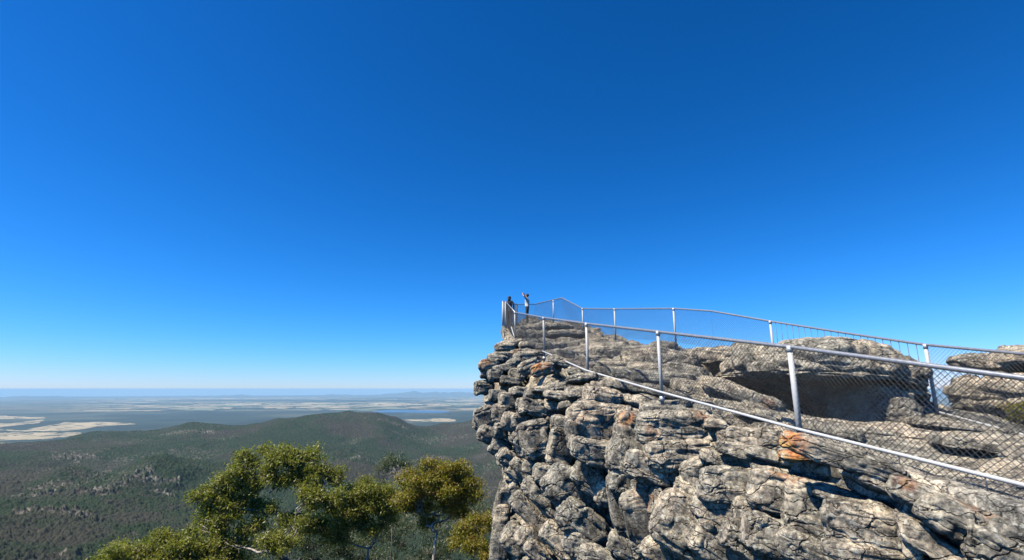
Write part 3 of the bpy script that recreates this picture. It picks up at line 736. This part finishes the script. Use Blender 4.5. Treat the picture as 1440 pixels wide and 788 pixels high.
def attr_mat(name, rough=.95, bump=None, an='col', gain=1.0):
    m, nt, b = newmat(name); a_ = N(nt, 'ShaderNodeAttribute', attribute_name=an)
    nt.links.new(a_.outputs['Color'], b.inputs['Base Color']); b.inputs['Roughness'].default_value = rough
    b.inputs['Specular IOR Level'].default_value = .1
    return m
M_PLAIN = attr_mat('valley_ground')
F = grid_faces(len(av), len(rv))[:, ::-1]
pl = mesh_np('valley_floor', PZ, F, M_PLAIN, attrs={'col': np.clip(colr, 0, 1)})
tag(pl, kind='structure')
if pl.data.polygons[1000].normal.z < 0: pl.data.flip_normals()
# lake
mw, nt, b = newmat('lake_water'); b.inputs['Base Color'].default_value = (.05, .12, .21, 1); b.inputs['Roughness'].default_value = .35
lk = []
for i in range(40):
    a = 2*math.pi*i/40; u_ = 578+52*math.cos(a)*(1+.12*math.sin(3*a)); v_ = 579.2+2.4*math.sin(a)*(1+.3*math.sin(2*a+1))
    q = at(u_, v_, 1); r_ = 9000
    k = 450/-q.z
    for _ in range(4): k = -plain_z(math.hypot(q.x*k, q.y*k))/-q.z
    lk.append((q.x*k, q.y*k, plain_z(math.hypot(q.x*k, q.y*k))+6))
c_ = np.mean(lk, 0)
V = lk+[tuple(c_)]
lake = mesh_np('lake', V, [(i, (i+1) % 40, 40) for i in range(40)], mw); tag(lake, kind='structure')
# low ranges on the horizon
hv = np.linspace(-75, 10, 500); hr = np.array([38000, 40000, 42500, 45000, 47500])
hp = np.array([0, .6, 1, .6, 0])
A, Rr = np.meshgrid(np.radians(hv), hr, indexing='ij')
pk_ = 60+150*np.clip(fbm(np.stack([hv*.35, hv*0, hv*0], 1), 4, 5)+.1, 0, 1)+190*np.exp(-((hv+9)/4.)**2)+60*np.exp(-((hv+1)/6.)**2)
Zh = plain_z(Rr)-40+pk_[:, None]*hp[None, :]*1.35*(1+.2*fbm(np.stack([hv*2, hv*0+3, hv*0], 1), 3, 9))[:, None]
V = np.stack([np.sin(A)*Rr, np.cos(A)*Rr, Zh], -1).reshape(-1, 3)
dh = mesh_np('distant_hills', V, grid_faces(len(hv), len(hr))[:, ::-1], simple('far_scrub', (.04, .055, .045), .95, 0, 0, .001, .2)); tag(dh, kind='structure')

# forested hills between the lookout and the valley, control points (u, v, Y)
hc = []
for u, v, Y in [(0, 629, 2500), (-100, 631, 2500), (60, 629, 2500), (130, 613, 2700), (180, 613, 2700), (230, 609, 2700), (275, 599, 2900), (330, 602, 2900), (390, 594, 3000), (440, 586, 3000), (490, 581.5, 3000), (530, 585, 3000), (560, 593, 3000),
                (585, 600, 3100), (620, 596, 3300), (665, 592, 3400), (720, 590, 3400), (800, 588, 3400), (-250, 640, 2500),
                (0, 660, 1500), (0, 700, 1050), (0, 760, 700), (120, 655, 1600), (60, 690, 1100), (80, 680, 1150), (200, 640, 1900), (160, 685, 1300), (200, 665, 1280), (230, 662, 1300), (250, 700, 1150), (300, 640, 2000), (170, 740, 850),
                (400, 640, 2000), (400, 690, 1300), (490, 620, 2400), (480, 655, 1800), (560, 630, 2400), (600, 620, 2700), (640, 640, 2300), (600, 670, 1700), (680, 680, 1700), (300, 760, 750), (500, 740, 900), (700, 760, 900), (800, 700, 1500),
                (-100, 700, 1000), (-200, 780, 600), (0, 800, 560), (200, 800, 600), (400, 800, 600), (700, 800, 650)]:
    p = at(u, v, Y); hc.append((math.atan2(p.x, p.y)*3, math.log(math.hypot(p.x, p.y))*1.2, p.z))
for a in range(-75, 76, 10):
    for r, z in ((4400, -470), (6000, -520), (250, -105), (100, -48), (35, -17), (14, -11)):
        if r > 4000 and a > 0: z -= 20
        hc.append((math.radians(a)*3, math.log(r)*1.2, z))
for a in (25, 45, 65, -60, -75):
    for r, z in ((700, -220), (1500, -300), (3000, -330)): hc.append((math.radians(a)*3, math.log(r)*1.2, z))
hc = np.array(hc); Hh = rbf_fit(hc[:, :2], hc[:, 2], .02)
av = np.radians(np.concatenate([np.linspace(-80, -49, 60)[:-1], np.linspace(-49, 2, 1000), np.linspace(2, 80, 80)[1:]]))
rv = np.concatenate([np.geomspace(12, 450, 70)[:-1], np.geomspace(450, 5200, 1150)])
A, Rr = np.meshgrid(av, rv, indexing='ij')
X = np.sin(A)*Rr; Y = np.cos(A)*Rr
Zh = Hh(np.stack([A.ravel()*3, np.log(Rr.ravel())*1.2], 1))
PH = np.stack([X.ravel(), Y.ravel(), Zh], 1)
dist = Rr.ravel()
PH0 = np.stack([PH[:, 0], PH[:, 1], PH[:, 0]*0], 1)
rid = 1-np.abs(fbm(PH0/420., 4, 301))*2
PH[:, 2] += (fbm(PH0/300., 5, 77)*50+rid*42-16)*np.clip(dist/1600, 0, 1)*sstep(150, 700, dist)*(1-.62*sstep(1700, 2500, dist))
F1, F2, D, ID = worley(PH0/f4(6.2)+fbm(PH0/9., 3, 3)[:, None]*.55, 501, 1.)
rocky = sstep(.05, .45, fbm(PH0/150., 5, 88)+.12*fbm(PH0/25., 3, 91))
snaph = make_snap(PH); oc = np.zeros(len(PH), f4)
for u_, v_, r_ in [(55, 692, 55), (85, 680, 60), (140, 688, 45), (200, 668, 60), (230, 672, 45), (170, 676, 35), (25, 720, 35), (110, 720, 30), (245, 604, 90), (270, 602, 90), (300, 603, 70), (110, 641, 70), (230, 690, 30), (560, 660, 60), (620, 640, 70), (500, 640, 60), (300, 700, 40), (95, 775, 22)]:
    c = snaph(u_, v_, 1000); dd = np.hypot(PH[:, 0]-c.x, PH[:, 1]-c.y)/r_+.9*fbm(PH0/40., 4, 131)
    oc = np.maximum(oc, sstep(1.0, .45, dd))
rocky = np.maximum(rocky*.6, oc)
PH[:, 2] += oc*np.abs(fbm(PH0/14., 4, 133))*16
bare = sstep(.3, .55, idr(ID, 4)+.35*rocky)
canopy = .75*np.sqrt(np.clip(1-(F1/.74)**2, 0, 1))*(2.2+3.6*idr(ID, 1)**2*1.6)
canopy *= np.where(idr(ID, 3) < .70*rocky+.03, .15, 1.)
G1, G2, _, IDs = worley(PH0/f4(2.9)+1.3+fbm(PH0/6., 2, 4)[:, None]*.4, 521, 1.)
canopy = np.maximum(canopy, np.sqrt(np.clip(1-(G1/.62)**2, 0, 1))*(1.2+2.2*idr(IDs, 1))*(idr(IDs, 2) > .3))
canopy = canopy*(1+.5*fbm(PH0/1.6, 2, 14))
ID = np.where(canopy > 2.6, ID, IDs)
fade = sstep(60, 300, dist)
PH[:, 2] += canopy*fade
g1 = np.array([.008, .020, .009]); g2 = np.array([.030, .046, .022]); g3 = np.array([.044, .040, .031])
c = g1*(1-idr(ID, 2)[:, None])+g2*idr(ID, 2)[:, None]
br = sstep(-.10, .30, fbm(PH0/260., 5, 105)+.25*fbm(PH0/30., 3, 107))*.75
c = c*(1-br[:, None])+g3*(.7+.5*idr(ID, 5))[:, None]*br[:, None]
gr = (canopy < .9)
gcol = np.array([.15, .132, .11])*(1+.9*fbm(PH0/7., 3, 9)[:, None])
gcol = gcol*(.35+.65*rocky[:, None])
c = np.where(gr[:, None], gcol, c)
hl = mesh_np('hills', PH, grid_faces(len(av), len(rv))[:, ::-1], attr_mat('scrub_forest'), attrs={'col': np.clip(c, 0, 1)})
tag(hl, kind='structure')

# ------------------------------------------------------------------ trees
def leaf_mat(name, cols, tr=.35):
    m, nt, b = newmat(name); L = nt.links.new
    a_ = N(nt, 'ShaderNodeAttribute', attribute_name='rnd')
    r = ramp(nt, a_.outputs['Fac'], [(i/(len(cols)-1), c_) for i, c_ in enumerate(cols)])
    L(r.outputs[0], b.inputs['Base Color']); b.inputs['Roughness'].default_value = .42
    tn = N(nt, 'ShaderNodeBsdfTranslucent'); tc_ = mix(nt, r.outputs[0], (1.3, 1.42, .5), 1., 'MULTIPLY'); L(tc_, tn.inputs[0])
    ms = N(nt, 'ShaderNodeMixShader', _Fac=tr); L(b.outputs[0], ms.inputs[1]); L(tn.outputs[0], ms.inputs[2])
    L(ms.outputs[0], nt.nodes['Material Output'].inputs[0])
    return m
ML_OLIVE = leaf_mat('gum_leaf', [(.075, .098, .018), (.165, .19, .03), (.265, .27, .05), (.34, .315, .09), (.32, .23, .12)], .42)
ML_BRIGHT = leaf_mat('golden_gum_leaf', [(.09, .105, .016), (.20, .21, .026), (.31, .27, .035), (.36, .25, .06), (.28, .14, .07)], .42)
ML_GREY = leaf_mat('grey_leaf', [(.05, .07, .04), (.09, .12, .065), (.14, .165, .10), (.19, .185, .13)])
M_BARK = simple('pale_bark', (.42, .37, .30), .8, 0, .6, 9, .45)
M_BARKD = simple('grey_bark', (.16, .13, .11), .9, 0, .6, 9, .4)

def leaves_np(lobes, n, size, rs, shell=.35):
    """leaf blades spread through lobes (centre, radii); clumped at twig tips"""
    sub = []
    for c, R in lobes:
        sub.append((c, tuple(r*.66 for r in R)))
        for q in range(11):
            d_ = rs.normal(size=3); d_ /= np.linalg.norm(d_)
            sub.append((tuple(np.array(c)+d_*np.array(R)*(.55+.65*rs.random())), tuple(r*(.17+.27*rs.random()) for r in R)))
    lobes = sub
    w_ = np.array([l[1][0]*l[1][2] for l in lobes]); w_ = w_/w_.sum()
    C = []
    for (c, R), k in zip(lobes, (w_*n/14).astype(int)+1):
        d_ = rs.normal(size=(k, 3)); d_ /= np.linalg.norm(d_, axis=1)[:, None]
        d_[:, 2] = np.where(d_[:, 2] < -.6, -d_[:, 2]*.7, d_[:, 2])
        rad = shell+(1-shell)*rs.random(k)**.6
        bump = 1+1.1*fbm(d_*2.6+c[0]*3, 3, 5)
        C.append(np.array(c)+d_*np.array(R)*rad[:, None]*bump[:, None])
    C = np.vstack(C)
    tw = np.repeat(C, 14, 0); m = len(tw)
    tw = tw+rs.normal(size=(m, 3))*size*np.array([1.0, 1.0, .8])
    dr = rs.normal(size=(m, 3))*.8; dr[:, 2] -= .5; dr /= np.linalg.norm(dr, axis=1)[:, None]
    sd_ = np.cross(dr, rs.normal(size=(m, 3))); sd_ /= np.linalg.norm(sd_, axis=1)[:, None]
    L_ = size*(.7+.6*rs.random(m))[:, None]; W_ = L_*.20
    mid = tw+dr*L_*.5; nn = np.cross(dr, sd_)
    V = np.stack([tw, mid+sd_*W_+nn*W_*.25, tw+dr*L_, mid-sd_*W_+nn*W_*.25], 1).reshape(-1, 3)
    F = np.arange(m*4).reshape(-1, 4)
    clump = np.repeat(rs.random(len(C)), 14)
    rnd = np.clip(.55*clump+.45*rs.random(m), 0, 1)
    return V, F, np.repeat(rnd, 4)
def tree(name, label, base, lobes_px, mat, bark, n, size=.10, seed=0, trunk_r=.12, fork=.35, kids=5, fork_at=None, cat='tree', group=None, shell=.35):
    rs = np.random.default_rng(seed); rd = random.Random(seed)
    lobes = []
    for u, v, Y, ru, rv_ in lobes_px:
        c = at(u, v, Y); k = Y/700.
        lobes.append((tuple(c), (ru*k, ru*k*.9, rv_*k)))
    root = empty(name, base); tag(root, label, cat, group)
    V, F, r = leaves_np(lobes, n, size, rs, shell)
    mesh_np('crown', V, F, mat, root, smooth=False, attrs={'rnd': r})
    base = Vector(base)
    cen = Vector(np.mean([l[0] for l in lobes], 0))
    zc = min(l[0][2]-l[1][2] for l in lobes)
    fk = Vector((lerp(base.x, cen.x, .7), lerp(base.y, cen.y, .7), lerp(base.z, min(cen.z, zc+1), .75)))
    if fork_at: fk = Vector(fork_at)
    mt = MB(); pts = [base+(fk-base)*t+Vector((rd.uniform(-.06, .06), rd.uniform(-.06, .06), 0)) for t in np.linspace(0, 1, 6)]
    mt.tube(pts, [trunk_r*(1-.55*t) for t in np.linspace(0, 1, 6)], 9)
    mt.build('trunk', bark, root)
    net = [(p, trunk_r*.6) for p in pts[-1:]]
    order = sorted(lobes, key=lambda l: (Vector(l[0])-fk).length)
    for c, R in order:
        m2 = MB(); c = Vector(c); end = c+Vector((0, 0, R[2]*.3))
        st0, r0 = min(net, key=lambda n_: (n_[0]-end).length+(1.2 if n_[0].z > end.z-.3 else 0)+rd.uniform(0, .5))
        side = Vector((rd.uniform(-.5, .5), rd.uniform(-.5, .5), rd.uniform(-.45, .1)))*R[0]
        pts = []; nn_ = 7
        for i in range(nn_):
            t = i/(nn_-1); p = st0.lerp(end, t)+side*math.sin(math.pi*t)+Vector((rd.uniform(-1, 1), rd.uniform(-1, 1), rd.uniform(-1, 1)))*.07*(1 if 0 < i else 0)
            pts.append(p)
        net += [(p, r0*(1-.12*i)) for i, p in enumerate(pts[1:5])]
        rad = [r0*.8*(1-.8*i/(nn_-1)) for i in range(nn_)]
        m2.tube(pts, rad, 7)
        for k in range(kids):
            st_ = pts[rd.randint(2, nn_-1)]
            d_ = Vector((rd.gauss(0, 1), rd.gauss(0, 1), rd.uniform(.0, 1.2))).normalized()
            e = c+Vector((d_.x*R[0], d_.y*R[1], d_.z*R[2]))*rd.uniform(.5, .85)
            md = st_.lerp(e, .5)+Vector((rd.uniform(-.12, .12), rd.uniform(-.12, .12), rd.uniform(-.15, .05)))
            m2.tube([st_, md, e], [trunk_r*.18, trunk_r*.11, trunk_r*.04], 5)
            for _ in range(2):
                e2 = md.lerp(e, .6)+Vector((rd.gauss(0, .25), rd.gauss(0, .25), rd.gauss(.05, .2)))*R[0]
                m2.tube([md, e2], [trunk_r*.08, trunk_r*.03], 4)
        m2.build('limb', bark, root)
    return root
G_T = 'gum trees below the cliff'
tree('gum_tree', 'olive gum tree with pale forked limbs, tallest of the trees below the cliff', (-9.6, 22.5, -13), [
    (336, 662, 22, 20, 17), (352, 680, 22, 15, 14), (312, 682, 22, 20, 18), (296, 704, 22, 18, 20), (322, 712, 22, 24, 18), (350, 706, 22.2, 16, 9), (300, 738, 21.8, 24, 20), (318, 768, 21.6, 26, 20),
    (396, 646, 22.5, 24, 15), (424, 645, 22.5, 24, 15), (452, 664, 22.3, 22, 15), (410, 674, 22.5, 30, 16), (474, 672, 22.5, 12, 9), (440, 700, 21.5, 18, 14), (345, 640, 22.3, 9, 6), (378, 632, 22.5, 9, 5), (466, 704, 21.5, 20, 15), (392, 765, 21.0, 26, 12), (375, 715, 22.3, 14, 8), (408, 728, 22.3, 14, 8), (432, 735, 22, 16, 9), (360, 740, 22, 16, 9)],
    ML_OLIVE, M_BARK, 50000, .12, 1, .17, fork_at=at(402, 786, 21.9), group=G_T)
tree('gum_tree', 'low dense rounded olive gum crown, leftmost of the trees at the bottom edge', (-15.8, 21, -13), [
    (210, 778, 20.5, 38, 22), (250, 772, 20.7, 30, 22), (172, 784, 20.5, 28, 16), (283, 778, 20.8, 24, 18), (225, 812, 20, 70, 20)],
    ML_OLIVE, M_BARKD, 26000, .12, 2, .13, group=G_T)
tree('gum_tree', 'bright green gum tree with thin stems, between the forked gum and the golden gum', (-6.0, 23.5, -13), [
    (518, 690, 23, 26, 16), (492, 704, 23, 22, 16), (540, 697, 23, 18, 12), (480, 725, 22.6, 20, 14), (520, 716, 23, 26, 12), (545, 722, 23.2, 16, 10), (452, 742, 22.8, 20, 12), (505, 738, 23, 18, 10), (535, 742, 23, 16, 9), (478, 752, 22.8, 18, 10)],
    ML_OLIVE, M_BARK, 23000, .115, 3, .09, fork_at=at(516, 770, 23), group=G_T)
tree('gum_tree', 'golden green gum tree with dark crooked trunk, nearest the cliff', (-3.9, 22.0, -13), [
    (583, 674, 22, 24, 14), (612, 668, 22, 20, 15), (636, 663, 22, 20, 13), (656, 684, 22, 20, 13), (625, 686, 22, 32, 16), (590, 694, 22, 24, 13), (655, 700, 22.3, 18, 9), (568, 705, 22.2, 18, 10), (628, 712, 22.3, 22, 10), (585, 716, 22.4, 16, 9), (648, 722, 22.6, 14, 9), (604, 735, 22.6, 14, 8)],
    ML_BRIGHT, M_BARK, 24000, .115, 4, .115, fork_at=at(614, 748, 22), group=G_T, kids=7)
tree('gum_tree', 'thin half bare gum sprig rising behind the golden gum', (-6.0, 27, -14), [
    (553, 647, 27, 16, 7), (538, 656, 27, 10, 7), (570, 655, 27, 9, 6)], ML_GREY, M_BARKD, 1500, .11, 5, .05, group=G_T, shell=.3)
tree('shrub', 'yellow green bush with reddish leaves hugging the foot of the cliff', (-1.7, 20.5, -9.5), [
    (663, 738, 20, 20, 12), (684, 730, 20, 10, 8), (650, 762, 19.8, 16, 14), (672, 772, 19.6, 22, 16)], ML_BRIGHT, M_BARKD, 7500, .09, 6, .06, cat='shrub')
# grey undergrowth trees between the trunks
under = [('wide grey green thicket crown behind the forked gum tree', (-9, 28, -16), [(400, 745, 28, 45, 25), (350, 770, 28, 45, 22), (440, 770, 28, 40, 22)], 7),
         ('grey green thicket crown between the bright gum and the golden gum', (-6, 30, -16), [(520, 758, 30, 42, 22), (560, 745, 30, 36, 18), (480, 775, 30, 40, 22)], 8),
         ('grey green thicket crown behind the golden gum and beside the cliff', (-3, 31, -16), [(620, 752, 31, 38, 24), (660, 720, 33, 30, 14), (690, 742, 31, 26, 24), (600, 785, 29, 50, 20)], 9),
         ('dark grey green thicket crown under the leftmost gum crown, at the bottom edge', (-14, 32, -19), [(300, 800, 31, 60, 18), (240, 812, 31, 60, 18)], 10)]
for lab, base, lob, sd_ in under:
    tree('thicket', lab, base, lob, ML_GREY, M_BARKD, 13000, .12, sd_, .09, cat='thicket', group='grey thickets behind the gum trees')
# bush at the right edge behind the far fence
tree('shrub', 'small yellow green bush at the right edge against the dark boulder, behind the far fence', tuple(at(1436, 606, 8.6)), [(1432, 580, 8.7, 16, 15), (1446, 590, 8.6, 20, 16)], ML_BRIGHT, M_BARKD, 1800, .045, 12, .015, cat='shrub')

# ------------------------------------------------------------------ people
def cloth(name, c): return simple(name, c, .85, 0, .2, 30, .15)
SK = simple('skin', (.45, .27, .19), .55, 0, 0, 20, .08); HAIR = simple('hair', (.02, .015, .012), .6, 0, 0, 60, .3)
def person(label, loc, rz, H, shirt, trousers, arms, hair_long=False, pack=None):
    root = empty('person', loc, 0); tag(root, label, 'person')
    k = H/1.75
    bm = bmesh.new(); sk = bm.verts.layers.skin.verify(); R3 = Matrix.Rotation(rz, 3, 'Z')
    regs = {}
    def vt(x, y, z, r, r2=None):
        v = bm.verts.new(R3 @ Vector((x, y, z))*k); v[sk].radius = (r*k, (r2 or r)*k); return v
    pel = vt(0, 0, .95, .15, .11); v1 = vt(0, 0, 1.12, .135, .10); v2 = vt(0, 0, 1.30, .16, .11); v3 = vt(0, 0, 1.44, .10, .08); nk = vt(0, .005, 1.51, .055); hd = vt(0, .015, 1.60, .085, .095); ht = vt(0, .01, 1.69, .075, .085)
    for a, b in ((pel, v1), (v1, v2), (v2, v3), (v3, nk), (nk, hd), (hd, ht)): bm.edges.new((a, b))
    pel[sk].use_root = True
    for s in (-1, 1):
        pts = [vt(s*.10, 0, .84, .095), vt(s*.11, .01, .50, .06), vt(s*.115, -.02, .10, .042), vt(s*.12, .05, .04, .042, .035), vt(s*.125, .13, .03, .035, .028)]
        prev = pel
        for p_ in pts: bm.edges.new((prev, p_)); prev = p_
        sh = vt(s*.185, 0, 1.43, .055); el, ha, hb = arms[0 if s < 0 else 1]
        e = vt(*el, .042); w_ = vt(*ha, .028); h_ = vt(*hb, .034, .022)
        bm.edges.new((v3, sh)); bm.edges.new((sh, e)); bm.edges.new((e, w_)); bm.edges.new((w_, h_))
    m = bpy.data.meshes.new('body'); bm.to_mesh(m); bm.free()
    o = bpy.data.objects.new('body', m); COL.objects.link(o); o.parent = root
    md = o.modifiers.new('skin', 'SKIN'); md.use_smooth_shade = True
    sb = o.modifiers.new('sub', 'SUBSURF'); sb.levels = 2; sb.render_levels = 2
    bpy.context.view_layer.update()
    dg = bpy.context.evaluated_depsgraph_get(); me = bpy.data.meshes.new_from_object(o.evaluated_get(dg))
    o.modifiers.clear(); o.data = me
    me.materials.clear()
    for mt in (SK, shirt, trousers, M_DARKSTEEL): me.materials.append(mt)
    for f in me.polygons:
        z = f.center.z/k; xy = math.hypot(f.center.x, f.center.y)/k
        f.material_index = 3 if z < .075 else 2 if z < .98 else (1 if (z < 1.47 or (xy > .10 and z < 1.52)) and xy < .40 else 0)
        f.use_smooth = True
    F_ = lambda x, y, z: R3 @ Vector((x, y, z))*k
    def put(mb, nm, mt):
        q = mb.build(nm, mt); q.parent = root
    for s, (el, ha, hb) in zip((-1, 1), arms):          # four fingers and a thumb on each hand
        hm = MB()
        A_ = Vector(ha); B_ = Vector(hb); dr = (B_-A_).normalized(); sdv = dr.cross(Vector((0, 1, .3))).normalized()
        for q in range(4):
            r0 = B_+sdv*(q-1.5)*.018; ln_ = (.065, .075, .07, .055)[q]
            p1 = r0+dr*ln_*.5; p2 = p1+(dr*.7+Vector((0, .5, -.3))).normalized()*ln_*.5
            hm.tube([R3 @ x*k for x in (r0-dr*.02, p1, p2)], [.011*k, .009*k, .007*k], 6)
        t0 = A_.lerp(B_, .5)-sdv*.02; hm.tube([R3 @ x*k for x in (t0, t0-sdv*.025+dr*.03, t0-sdv*.03+dr*.055)], [.012*k, .009*k, .007*k], 6)
        hm.ball(R3 @ A_.lerp(B_, .7)*k, (.036*k, .022*k, .036*k), 8)
        put(hm, 'hand', SK)
    put(MB().ball(F_(0, .115, 1.60), (.012*k, .018*k, .02*k)), 'nose', SK)
    put(MB().ball(F_(0, .10, 1.56), (.022*k, .008*k, .006*k)), 'mouth', SK)
    for s in (-1, 1):
        put(MB().ball(F_(s*.085, .01, 1.61), (.012*k, .02*k, .03*k)), 'ear', SK)
        put(MB().ball(F_(s*.03, .10, 1.625), (.010*k, .006*k, .006*k)), 'eye', HAIR)
    hr = MB(); hr.ball(F_(0, -.02, 1.665), (.098*k, .105*k, .095*k), 14)
    if hair_long: hr.ball(F_(0, -.06, 1.55), (.09*k, .06*k, .13*k), 12)
    o2 = hr.build('hair', HAIR); o2.parent = root
    if pack:
        pm = MB(); pm.ball(F_(0, -.17, 1.22), (.15*k, .10*k, .23*k), 14)
        for s in (-1, 1): pm.tube([F_(s*.10, -.12, 1.42), F_(s*.11, 0, 1.50), F_(s*.11, .13, 1.35), F_(s*.12, .08, 1.12), F_(s*.10, -.1, 1.08)], .022*k, 6)
        o2 = pm.build('backpack', pack); o2.parent = root
    return root
p1 = at(741.5, 454.5, 27.0)
person('person in pale shirt and dark trousers, both arms raised to the head, at the lookout', p1, R_(75), 1.62,
       cloth('pale_shirt', (.60, .60, .54)), cloth('dark_trousers', (.05, .055, .06)),
       [((-.33, .12, 1.56), (-.20, .22, 1.72), (-.14, .24, 1.77)), ((.33, .14, 1.58), (.19, .22, 1.74), (.13, .24, 1.79))])
p2 = at(716.5, 460, 26.2)
person('person with long dark hair and dark top behind the wire at the lookout tip', p2, R_(-20), 1.65,
       cloth('dark_top', (.03, .03, .04)), cloth('blue_trousers', (.06, .09, .15)),
       [((-.24, .02, 1.15), (-.20, .16, .98), (-.18, .20, .93)), ((.24, .02, 1.15), (.22, .16, .98), (.20, .20, .93))], hair_long=True)

# ------------------------------------------------------------------ air
hz = bpy.data.meshes.new('haze'); bm = bmesh.new(); bmesh.ops.create_cube(bm, size=1)
bmesh.ops.transform(bm, matrix=Matrix.Translation((0, 0, -640)) @ Matrix.Diagonal((200000, 200000, 1300, 1)), verts=bm.verts)
bm.to_mesh(hz); bm.free()
ho = bpy.data.objects.new('haze', hz); COL.objects.link(ho); tag(ho, kind='stuff')
m = bpy.data.materials.new('air'); m.use_nodes = True; nt = m.node_tree; nt.nodes.clear()
out = nt.nodes.new('ShaderNodeOutputMaterial'); pv = nt.nodes.new('ShaderNodeVolumePrincipled'); nt.links.new(pv.outputs[0], out.inputs['Volume'])
pv.inputs['Color'].default_value = (.49, .78, 1, 1); pv.inputs['Density'].default_value = 3.0e-5; pv.inputs['Anisotropy'].default_value = .0
hz.materials.append(m)
